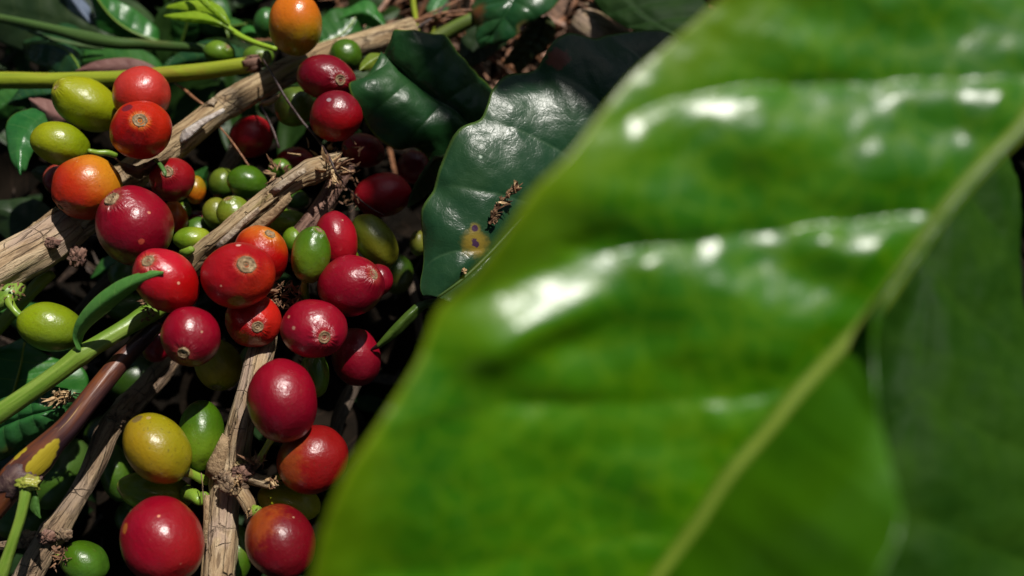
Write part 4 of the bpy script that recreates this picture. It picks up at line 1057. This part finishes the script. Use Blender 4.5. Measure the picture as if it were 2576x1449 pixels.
simple_leaf('bright green wrinkled leaf tucked behind the small green cherry at the top', (850, 52), (970, 70), 60, 176, 176, BG2, .25, seed=18)
simple_leaf('yellow green leaf sliver behind the tip of the folded dark leaf', (905, 178), (960, 140), 34, 156, 153, leaf_mat('yellow_sliver_skin', (.12, .19, .015), (.18, .24, .02), (.2, .2, .05), rough=.4, transl=.3), .05, seed=19, curl=1)
simple_leaf('pale green seedling leaf at the top among the dry needles', (1085, 50), (1120, -15), 60, 196, 194, leaf_mat('seedling_leaf_skin', (.06, .2, .07), (.09, .25, .09), (.2, .4, .2), rough=.35, transl=.3), .1, seed=20)
simple_leaf('small green blade behind the bluish green cherry', (600, 96), (650, 84), 30, 176, 176, BG2, .2, seed=21, N=24, W=8)
simple_leaf('green leaf showing under the small red cherry and thick branch', (520, 420), (430, 500), 60, 168, 168, BG4, .15, seed=22)
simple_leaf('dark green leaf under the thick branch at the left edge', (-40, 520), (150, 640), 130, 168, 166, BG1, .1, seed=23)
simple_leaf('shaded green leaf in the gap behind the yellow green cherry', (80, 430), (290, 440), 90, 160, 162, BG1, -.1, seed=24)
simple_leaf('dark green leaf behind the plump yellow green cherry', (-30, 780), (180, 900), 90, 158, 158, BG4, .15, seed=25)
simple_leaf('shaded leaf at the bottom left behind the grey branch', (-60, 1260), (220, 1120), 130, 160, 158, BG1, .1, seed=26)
simple_leaf('green leaf patch beside the narrow leaf base', (230, 700), (360, 660), 60, 164, 164, BG4, .1, seed=27)
simple_leaf('dim green leaf between the drooping leaf and the folded one', (1150, 180), (1290, 60), 90, 184, 184, BG1, .1, seed=28)

# pale cut wood and dead leaves near the top
pw = thing_tube('wood_piece', 'pale mottled stub of wood above the wide dark leaf', 'wood piece', [(1460, 60, 188, 84), (1480, 74, 187, 92), (1520, 92, 187, 84), (1570, 110, 187, 70)], PALE, part='bark', segs=40, ridge=.1, bumpy=.12, seed=9)
simple_leaf('tan dry leaf edge by the pale wood stub at the top right', (1600, 70), (1470, 10), 26, 182, 184, leaf_mat('tan_dead_skin', (.24, .15, .08), (.34, .24, .14), (.2, .1, .06), rough=.6, transl=.2), -.1, seed=30, name='dead_leaf', curl=.5)

# a few single needles
GN2 = 'long dry needles at the top'
for k, (lab, pts) in enumerate((
    ('topmost dry needle, reaching the upper edge of the picture', [(930, 112, 178, 5), (1010, 72, 176, 6), (1090, 30, 176, 6), (1180, -10, 178, 5)]),
    ('long dry needle passing in front of the pale seedling leaf', [(905, 50, 184, 9), (960, 66, 180, 8), (1010, 84, 178, 7), (1060, 110, 176, 6)]),
    ('dry needle crossing just above the folded leaf', [(960, 106, 174, 6), (1030, 62, 173, 7), (1110, 34, 173, 7), (1195, 24, 174, 6)]),
    ('dry needle closest to the green stem at the top', [(1000, 58, 180, 7), (1080, 46, 179, 8), (1150, 38, 178, 8), (1200, 36, 178, 7)]),
    ('faint dry needle left of the others', [(880, 118, 182, 6), (930, 80, 181, 7), (1000, 60, 181, 7), (1090, 52, 181, 7)]),
    ('dark brown needle rising steeply through the dry ones', [(1000, 120, 172, 5), (1050, 70, 172, 6), (1100, 36, 174, 6), (1130, 0, 178, 5)]))):
    o = tube('dry_needle', pts, NEEDLE if k != 5 else THREAD, segs=8, step=.001); tag(o, lab, 'needle', GN2)
for k, (lab, pts) in enumerate((('yellow green seedling stem under the dry needles', [(1052, 125, 178, 10), (1050, 80, 180, 12), (1044, 40, 184, 12), (1038, -10, 190, 14)]),
    ('little green shoot beside the seedling stem', [(1078, 118, 176, 10), (1086, 96, 178, 13), (1094, 70, 180, 5)]))):
    o = tube('seedling_stem', pts, YSTEM, segs=12, step=.001, bumpy=.3, seed=k); tag(o, lab, 'seedling', 'seedlings at the top')

# ------------------------------------------------------------------ the near leaf
vein_lines = [
    [(2760, -180), (2400, -150), (2100, -120), (1800, -60), (1500, 0)],
    [(2760, 195), (2576, 205), (2300, 205), (2000, 214), (1850, 222), (1700, 250), (1560, 300), (1400, 380)],
    [(2420, 470), (2355, 532), (2200, 548), (2000, 578), (1850, 592), (1700, 612), (1500, 640), (1400, 620), (1300, 640), (1150, 720), (1000, 800)],
    [(2060, 930), (1990, 985), (1850, 1006), (1700, 1010), (1500, 1010), (1300, 1022), (1100, 1060), (900, 1130), (700, 1200)],
    [(1800, 1270), (1745, 1335), (1600, 1350), (1450, 1372), (1250, 1410), (1000, 1450), (700, 1500)],
    [(1600, 1640), (1400, 1680), (1100, 1740), (700, 1800)]]
def yat(line, u):
    pts = sorted(line)
    if u <= pts[0][0]: return pts[0][1]
    for a, b in zip(pts, pts[1:]):
        if u <= b[0]:
            f = (u - a[0]) / (b[0] - a[0])
            return a[1] + (b[1] - a[1]) * f
    return pts[-1][1]
def cell(u, v):
    ys = [yat(l, u) for l in vein_lines]
    for i in range(len(ys) - 1):
        if v < ys[i + 1] or i == len(ys) - 2:
            return i, min(1, max(0, (v - ys[i]) / (ys[i + 1] - ys[i]))), ys[i + 1] - ys[i]
def near_leaf():
    EL = [(2300, -420), (2100, -210), (1900, -60), (1800, 5), (1738, 62), (1660, 128), (1590, 190), (1510, 285), (1435, 385), (1340, 480), (1262, 600), (1180, 705), (1100, 780), (1072, 850), (1048, 910), (1000, 990), (930, 1100), (880, 1175), (838, 1260), (805, 1350), (782, 1450), (755, 1560), (730, 1700), (735, 1900), (790, 2100), (868, 2290)]
    MR = [(3120, -420), (2900, -130), (2760, 70), (2620, 240), (2560, 330), (2465, 425), (2375, 530), (2290, 650), (2200, 780), (2110, 880), (2010, 985), (1925, 1090), (1830, 1200), (1745, 1330), (1690, 1400), (1620, 1500), (1480, 1700), (1230, 1990), (1040, 2160), (880, 2300)]
    N, W = 270, 150
    # arc-length mapping skews the rows to follow the veins
    A = catmull([tuple(map(float, p)) for p in EL], N); B = catmull([tuple(map(float, p)) for p in MR], N)
    def depth(u, v, q):
        d = 57.5 + 7 * (1 - (1 - q) ** 2.2)     # q: 0 at the outer edge, 1 at the midrib
        d += (724 - v) * .0037 + .0000039 * (724 - v) ** 2
        ci, w, hgt = cell(u, v)
        # tissue bulges between the sunken side veins, steepest just below each vein
        prof = (1 - math.exp(-w / .13)) * (1 - math.exp(-(1 - w) / .13)) * (1 - .55 * w)
        edgef = min(1, q * 5) * min(1, (1 - q) * 9 + .1)
        x = (u - 1288) * .001; y = (v - 724) * .001
        flat = (.6, 1.0, .9, .30, .2, .2)[min(ci, 5)]
        amp = 2.0 * edgef * flat * (.75 + .5 * mnoise.noise(Vector((u * .0016, ci * 3.7, 0))))
        d -= amp * prof
        # tertiary puckers: diagonal ridges between the side veins
        dg = u * .0045 - v * .0085 + ci * 1.3 + .9 * mnoise.noise(Vector((u * .003, v * .003, 4)))
        d -= .45 * flat * edgef * math.sin(dg * 1.9) * math.sin(math.pi * w) ** .6
        d -= .16 * flat * edgef * math.sin(u * .030 + v * .006 + 2.2 * mnoise.noise(Vector((u * .004, v * .004, 1)))) * math.exp(-((w - .09) / .12) ** 2)
        d -= (.25 + .4 * flat) * edgef * mnoise.noise(Vector((u * .005, v * .008, 2.2)))
        d -= .12 * mnoise.noise(Vector((u * .018, v * .02, 5.1)))
        # broad raised fold catching the sun below the second vein
        fa = (u - 1352) * .89 - (v - 762) * .456; fb = (u - 1352) * .456 + (v - 762) * .89
        wg = math.exp(-(fa / 215) ** 4 - (fb / 92) ** 4)
        ub = 59.0 + (u - 1352) * .0058 - (v - 762) * .0134
        d = d * (1 - wg) + (ub + .05 * mnoise.noise(Vector((u * .02, v * .02, 7)))) * wg
        # wavy margin
        d += 1.3 * (1 - q) ** 6 * math.sin(v * .0085 + .6)
        return d
    verts, tcs = [], []
    for i in range(N):
        for j in range(W + 1):
            q = j / W
            u = A[i][0] + (B[i][0] - A[i][0]) * q; v = A[i][1] + (B[i][1] - A[i][1]) * q
            ci, w, _h = cell(u, v)
            verts.append(P(u, v, depth(u, v, q)))
            tcs.append((q, w, ci))
    H = W + 1
    faces = [(i * H + j, (i + 1) * H + j, (i + 1) * H + j + 1, i * H + j + 1) for i in range(N - 1) for j in range(W)]
    origin = P(MR[3][0], MR[3][1], 70)
    root = empty('coffee_leaf', origin)
    tag(root, 'huge glossy bright green leaf very close on the right, out of focus', 'leaf', GL)
    t = NT('near_leaf_skin')
    tc = t.sep(t.attr('tc')); oc = t.coord('Object')
    n1 = t.noise(oc, 90, 4, .55); n2 = t.noise(oc, 420, 3, .6); n3 = t.noise(oc, 1500, 3, .6); net = t.voro(t.vmath('ADD', oc, t.vmath('MULTIPLY', t.noise(oc, 500, 2, col=True), (.0012, .0012, .0012))), 330, 'DISTANCE_TO_EDGE')
    c = t.mix(t.rng(n1, .32, .70), (.027, .135, .0004), (.056, .190, .0004))
    c = t.mix(t.rng(n2, .58, .72, 0, .3), c, (.085, .22, .001))
    c = t.mix(t.math('MULTIPLY', t.rng(net, .0, .10, 1, 0), .35), c, (.15, .28, .002))
    vm = t.rng(t.math('MINIMUM', tc[1], t.math('SUBTRACT', 1.0, tc[1])), .0, .035, 1, 0)
    c = t.mix(t.math('MULTIPLY', vm, .4), c, (.14, .27, .003))
    c = t.mix(t.math('MULTIPLY', t.rng(tc[0], .0, .30, .8, 0), t.rng(n1, .35, .6)), c, (.13, .24, .002))
    c = t.mix(t.rng(tc[0], .0, .03, .8, 0), c, (.20, .28, .006))
    h = t.math('ADD', t.math('MULTIPLY', n2, .6), t.math('MULTIPLY', n3, .5))
    b = t.bsdf(Base_Color=c, Roughness=.30, Normal=t.bump(h, .22, .0004), Specular_IOR_Level=.55)
    tr = t.n.new('ShaderNodeBsdfTranslucent'); t.put(tr.inputs[0], t.mix(1.0, c, (2.0, 1.6, .3), 'MULTIPLY'))
    mx = t.n.new('ShaderNodeMixShader'); mx.inputs[0].default_value = .28
    t.l.new(b, mx.inputs[1]); t.l.new(tr.outputs[0], mx.inputs[2])
    mat = t.done(mx.outputs[0])
    mesh_obj('left_blade', verts, faces, mat, origin=origin, parent=root, tc=tcs, solid=.0003)
    # midrib
    md = []
    for i in range(0, N, 6):
        u, v = B[i]
        md.append((u, v, depth(u, v, 1.0) - .35, 46 - 16 * i / N))
    tube('midrib', md, stem_mat('midrib_skin', (.10, .17, .006), (.15, .22, .010), (.12, .19, .008), .6), parent=root, segs=20, step=.0012)
    # the other half, folded up towards the lens, facing away from the sun
    EDR = [(3125, -425), (2905, -135), (2770, 66), (2628, 240), (2570, 330), (2472, 428), (2384, 532), (2300, 652), (2212, 770), (2192, 822), (2200, 950), (2222, 1100), (2258, 1240), (2268, 1310), (2235, 1410), (2150, 1540), (2000, 1720), (1640, 2010), (1250, 2190), (890, 2308)]
    C_ = catmull([tuple(map(float, p)) for p in EDR], N)
    verts, tcs = [], []
    W2 = 60
    for i in range(N):
        m = B[i]; dm = depth(m[0], m[1], 1.0)
        for j in range(W2 + 1):
            q = j / W2
            u = m[0] + (C_[i][0] - m[0]) * q; v = m[1] + (C_[i][1] - m[1]) * q
            wdt = math.hypot(C_[i][0] - m[0], C_[i][1] - m[1])
            d = dm + .2 - wdt * .034 * q * (1.15 - .25 * q)
            ph = v * .010 + u * .004
            d -= .35 * math.sin(ph * 1.6) * math.sin(math.pi * q) * min(1, wdt / 200)
            d -= .25 * mnoise.noise(Vector((u * .006, v * .008, 9))) * min(1, wdt / 200)
            verts.append(P(u, v, d)); tcs.append((q, i / N, 0))
    H = W2 + 1
    faces = [(i * H + j, (i + 1) * H + j, (i + 1) * H + j + 1, i * H + j + 1) for i in range(N - 1) for j in range(W2)]
    t = NT('folded_half_skin')
    oc = t.coord('Object'); n1 = t.noise(oc, 90, 4, .55); n2 = t.noise(oc, 500, 3)
    c = t.mix(t.rng(n1, .35, .68), (.030, .115, .001), (.050, .155, .001))  # darker than the sunlit half: its shade is put into the colour
    b = t.bsdf(Base_Color=c, Roughness=.34, Normal=t.bump(n2, .4, .0003), Specular_IOR_Level=.5)
    tr = t.n.new('ShaderNodeBsdfTranslucent'); t.put(tr.inputs[0], t.mix(1.0, c, (1.5, 1.4, .4), 'MULTIPLY'))
    mx = t.n.new('ShaderNodeMixShader'); mx.inputs[0].default_value = .25
    t.l.new(b, mx.inputs[1]); t.l.new(tr.outputs[0], mx.inputs[2])
    mesh_obj('right_blade', verts, faces, t.done(mx.outputs[0]), origin=origin, parent=root, tc=tcs, solid=.0003)
near_leaf()
leaf('coffee_leaf', 'dark green leaf behind the near leaf in the lower right corner', 'leaf',
     [(2260, 100, 104), (2150, 400, 98), (2020, 800, 90), (1900, 1200, 84), (1850, 1500, 82), (1850, 1900, 80)],
     [(2380, 60, 100), (2350, 400, 92), (2330, 800, 84), (2300, 1150, 78), (2280, 1450, 75), (2260, 1900, 72)],
     [(2440, 100, 102), (2530, 420, 96), (2565, 650, 92), (2620, 900, 88), (2760, 1300, 84), (2850, 1800, 82)],
     leaf_mat('back_leaf_skin', (.010, .040, .002), (.020, .060, .003), (.035, .085, .004), spec=.06, rough=.6, transl=.2, nv=6, slant=.9, veinamt=.15), nv=6, slant=.9, puck=.0008, N=120, W=30, wave=(.0008, 3), group=GL, seed=21, fine=.0004)  # shadow on this leaf is put into its darker green
# ------------------------------------------------------------------ sun direction (towards the sun, in camera terms: right, up, back)
SUNV = (.35 * R_ + .71 * U_ - .61 * F_).normalized()

# unseen leaf sheets added above the picture, cut to cast shade on the heap
OV = leaf_mat('shade_caster_skin', (.02, .08, .012), (.03, .11, .016), (.06, .14, .03), rough=.35, transl=.12)
def overhead(pts, d, dist, label, seed):
    """pts: outline (u, v) of the shade to cast at depth d; the added sheet hangs dist metres up the sun's way"""
    cu = sum(p[0] for p in pts) / len(pts); cv = sum(p[1] for p in pts) / len(pts)
    side = SUNV.cross(Vector((0, 0, 1))).normalized()
    fwd = side.cross(SUNV).normalized()
    c0 = P(cu, cv, d) + SUNV * dist
    n = len(pts); rings = 14; sub = 4
    P3 = []
    for k in range(n):
        a, b = pts[k], pts[(k + 1) % n]
        for s in range(sub):
            f = s / sub
            P3.append(P(a[0] + (b[0] - a[0]) * f, a[1] + (b[1] - a[1]) * f, d) + SUNV * dist)
    m = len(P3)
    vs = [c0]; tcs = [(0, .5, 0)]
    for r in range(1, rings + 1):
        for k in range(m):
            p = c0.lerp(P3[k], r / rings)
            p = p + SUNV * (.006 * mnoise.noise(p * 30 + Vector((seed, 0, 0))))
            vs.append(p); tcs.append((r / rings, k / m, 0))
    fs = [(0, 1 + k, 1 + (k + 1) % m) for k in range(m)]
    for r in range(rings - 1):
        for k in range(m):
            a = 1 + r * m + k; b = 1 + r * m + (k + 1) % m
            fs.append((a, a + m, b + m, b))
    o = mesh_obj('shade_caster', vs, fs, OV, origin=c0, tc=tcs, solid=.0003)
    tag(o, label, 'leaf', 'unseen leaf sheets added to cast shade')
SHADE = True
if SHADE:
    overhead([(985, 130), (1060, 60), (1300, 60), (1500, 20), (1800, -40), (1850, 400), (1560, 520), (1440, 400), (1330, 330), (1250, 350), (1190, 420), (1120, 330)], 150, .45, 'broad unseen leaf sheet added overhead to shade the top of the wide dark leaf', 1)
    overhead([(570, 295), (700, 300), (712, 400), (565, 405)], 156, .35, 'unseen leaf sheet added overhead to shade the dark red cherry under the thick branch', 2)
    overhead([(895, 350), (1080, 360), (1095, 470), (1025, 640), (965, 700), (960, 800), (880, 800), (835, 740), (835, 650), (900, 600), (900, 545), (888, 430)], 151, .40, 'unseen leaf sheet added overhead to shade the dark crimson cherries beside the dark leaves', 4)
    overhead([(1090, 960), (1000, 1150), (880, 1400), (800, 1400), (850, 1200), (885, 1095), (960, 1010)], 150, .35, 'unseen leaf sheet added overhead to shade the black gap right of the heap', 5)

# ------------------------------------------------------------------ ground
def ground():
    vs, fs = [], []
    N = 190
    def co(i):
        t = (i / N) * 2 - 1
        return (abs(t) ** 4.2) * 30 * (1 if t > 0 else -1) + t * .22
    for i in range(N + 1):
        for j in range(N + 1):
            x, y = co(i), co(j) + .06
            near = 1 / (1 + (math.hypot(x, y) / .6) ** 2)
            z = .004 * near * mnoise.noise(Vector((x * 22, y * 22, 0))) + .0022 * near * mnoise.noise(Vector((x * 90, y * 90, 3))) - .004
            z += .25 * (1 - near) * mnoise.noise(Vector((x * .15, y * .15, 1)))
            vs.append(Vector((x, y, z)))
    H = N + 1
    for i in range(N):
        for j in range(N):
            a = i * H + j
            fs.append((a, a + H, a + H + 1, a + 1))
    t = NT('forest_soil')
    oc = t.coord('Object')
    n = t.noise(oc, 60, 6, .65); n2 = t.noise(oc, 500, 5, .7)
    c = t.ramp(n, [(.35, (.004, .003, .002)), (.5, (.008, .006, .004)), (.65, (.014, .010, .007))])  # soil colour kept near black to stand in for deep shade in the gaps
    c = t.mix(t.rng(n2, .58, .7, 0, .4), c, (.03, .018, .012))
    m = t.done(t.bsdf(Base_Color=c, Roughness=.9, Specular_IOR_Level=.1, Normal=t.bump(t.math('ADD', n2, n), 1.0, .002)))
    o = mesh_obj('ground', vs, fs, m)
    tag(o, 'dark soil under the heap', None, None, 'structure')
ground()

# ------------------------------------------------------------------ litter and ground cover (nobody could count them)
rl = random.Random(11)
def scatter_leaves(name, label, n, region, sz, mat, lift, aspect=(.35, .6), kind='leaf'):
    vs, fs, tcs = [], [], []
    for k in range(n):
        u0, u1, v0, v1 = region
        u, v = rl.uniform(u0, u1), rl.uniform(v0, v1)
        gd = ground_d(u, v)
        d = gd - rl.uniform(*lift)
        c = P(u, v, d)
        yaw = rl.uniform(0, 6.283); pit = rl.uniform(-.6, .6); rol = rl.uniform(-.7, .7)
        M = Matrix.Rotation(yaw, 3, 'Z') @ Matrix.Rotation(pit, 3, 'Y') @ Matrix.Rotation(rol, 3, 'X')
        l = rl.uniform(*sz); w = l * rl.uniform(*aspect); cv = rl.uniform(-.3, .5); b0 = len(vs)
        n1, n2 = 9, 4
        for i in range(n1 + 1):
            f = i / n1
            ww = w * .5 * (math.sin(math.pi * f ** .85) ** .8 if 0 < f < 1 else 0.02)
            for j in range(-n2, n2 + 1):
                q = j / n2
                z = cv * l * .5 * (f - .5) ** 2 * -2 + abs(q) * ww * .35 + .05 * l * mnoise.noise(Vector((f * 3, q * 2, k)))
                vs.append(c + M @ Vector(((f - .5) * l, q * ww, z))); tcs.append((q, f, k))
        H = 2 * n2 + 1
        for i in range(n1):
            for j in range(H - 1):
                a = b0 + i * H + j
                fs.append((a, a + 1, a + 1 + H, a + H))
    o = mesh_obj(name, vs, fs, mat, tc=tcs)
    tag(o, label, None, None, 'stuff')
def scatter_chips(name, label, n, region, sz, mat, lift, ar=(.1, .3)):
    vs, fs = [], []
    for k in range(n):
        u0, u1, v0, v1 = region
        u, v = rl.uniform(u0, u1), rl.uniform(v0, v1)
        c = P(u, v, ground_d(u, v) - rl.uniform(*lift))
        ax = Vector((rl.uniform(-1, 1), rl.uniform(-1, 1), rl.uniform(-.25, .4)))
        l = rl.uniform(*sz)
        chip_mesh(vs, fs, c, ax, l, l * rl.uniform(*ar), l * .05 + .0002, k * 1.3, rl.uniform(0, .2))
    o = mesh_obj(name, vs, fs, mat, smooth=False)
    tag(o, label, None, None, 'stuff')
scatter_leaves('leaf_litter', 'dead brown leaves covering the soil', 260, (-400, 2900, -500, 1900), (.012, .034), leaf_mat('litter_skin', (.005, .0035, .002), (.012, .008, .005), (.05, .03, .02), rough=.8, transl=.05, spec=.08), (-1, 14))  # brown taken almost to black, carrying the shade between the cherries
scatter_leaves('ground_cover', 'small green leaves growing through the litter', 190, (-300, 1000, -250, 330), (.007, .020), leaf_mat('cover_skin', (.012, .036, .004), (.02, .055, .006), (.04, .09, .02), rough=.5, transl=.2, spec=.3), (4, 30), (.2, .5))
scatter_leaves('ground_cover', 'scattered low green leaves in the gaps of the heap', 100, (-300, 1250, 250, 1700), (.006, .018), leaf_mat('cover_skin_dark', (.008, .022, .005), (.012, .035, .008), (.02, .04, .01), rough=.6, transl=.1, spec=.15), (0, 9), (.3, .5))  # darker copy of the cover skin, with the shade of the gaps in it
scatter_chips('twig_litter', 'broken brown twigs and chips on the soil', 500, (-400, 2200, -300, 1700), (.004, .016), flat_mat('soil_twig', (.03, .016, .01), (.08, .05, .03), 1100), (0, 12), (.06, .2))
scatter_chips('wood_chips', 'pale tan chips among the dry needles at the top', 170, (860, 1620, -60, 190), (.003, .010), flat_mat('tan_chip', (.13, .065, .035), (.24, .13, .075), 700), (8, 22), (.2, .5))
scatter_chips('pine_needles', 'loose orange brown needles strewn at the top', 110, (820, 1700, -120, 260), (.012, .035), NEEDLE, (6, 26), (.02, .035))

# unseen foliage added to cut sky light: open only towards the sun and in patches
def bush():
    vs, fs, tcs = [], [], []
    rb = random.Random(5)
    for k in range(900):
        az = rb.uniform(0, 6.283); ez = math.asin(rb.uniform(.02, .99))
        dr = Vector((math.cos(ez) * math.sin(az), math.cos(ez) * math.cos(az), math.sin(ez)))
        if dr.angle(SUNV) < math.radians(27): continue
        if mnoise.noise(dr * 2.2 + Vector((3, 1, 0))) > .28: continue
        c = Vector((0, .05, 0)) + dr * rb.uniform(.6, 1.1)
        if c.z < .03: continue
        M = dr.to_track_quat('Z', 'Y').to_matrix() @ Matrix.Rotation(rb.uniform(0, 6.283), 3, 'Z') @ Matrix.Rotation(rb.uniform(-.7, .7), 3, 'X')
        l = rb.uniform(.11, .18); w = l * .42; b0 = len(vs)
        for i in range(9):
            f = i / 8; ww = w * .5 * (math.sin(math.pi * f ** .85) ** .8 if 0 < f < 1 else .03)
            for j in range(-2, 3):
                q = j / 2
                vs.append(c + M @ Vector(((f - .5) * l, q * ww, abs(q) * ww * .25 - .25 * l * (f - .5) ** 2 + .008 * math.sin(f * 14) * abs(q)))); tcs.append((q, f, k))
        for i in range(8):
            for j in range(4):
                a = b0 + i * 5 + j; fs.append((a, a + 1, a + 6, a + 5))
    o = mesh_obj('foliage', vs, fs, leaf_mat('bush_leaf_skin', (.02, .07, .012), (.035, .10, .018), (.08, .15, .03), rough=.35, transl=.2), tc=tcs)
    tag(o, 'unseen coffee foliage added around the clearing to cut sky light', None, None, 'stuff')
bush()

# ------------------------------------------------------------------ light
w = bpy.data.worlds.new('World'); SC.world = w; w.use_nodes = True
nt = w.node_tree; bg = nt.nodes['Background']
sky = nt.nodes.new('ShaderNodeTexSky'); sky.sky_type = 'NISHITA'; sky.sun_disc = False
el = math.asin(SUNV.z); az = math.atan2(SUNV.x, SUNV.y)
sky.sun_elevation = el; sky.sun_rotation = az
nt.links.new(sky.outputs[0], bg.inputs[0]); bg.inputs[1].default_value = .05
sun = bpy.data.lights.new('sun', 'SUN'); sun.energy = 5.0; sun.angle = math.radians(.53); sun.color = (1, .955, .88)
so = bpy.data.objects.new('sun', sun); COL.objects.link(so)
so.rotation_euler = SUNV.to_track_quat('Z', 'Y').to_euler()
so.location = SUNV * 2

# ------------------------------------------------------------------ camera object
cd = bpy.data.cameras.new('camera'); cam = bpy.data.objects.new('camera', cd); COL.objects.link(cam)
cd.sensor_width = 36; cd.lens = 18 / .637; cd.clip_start = .002; cd.clip_end = 200
cam.location = CAM
cam.rotation_euler = Matrix((R_, U_, -F_)).transposed().to_euler()
cd.dof.use_dof = True; cd.dof.focus_distance = .131; cd.dof.aperture_fstop = 11.8
SC.camera = cam
SC.view_settings.view_transform = 'Standard'; SC.view_settings.look = 'None'; SC.view_settings.gamma = 1
SC.view_settings.exposure = 0.13
SC.cycles.max_bounces = 8; SC.cycles.use_denoising = True
bpy.context.view_layer.update()
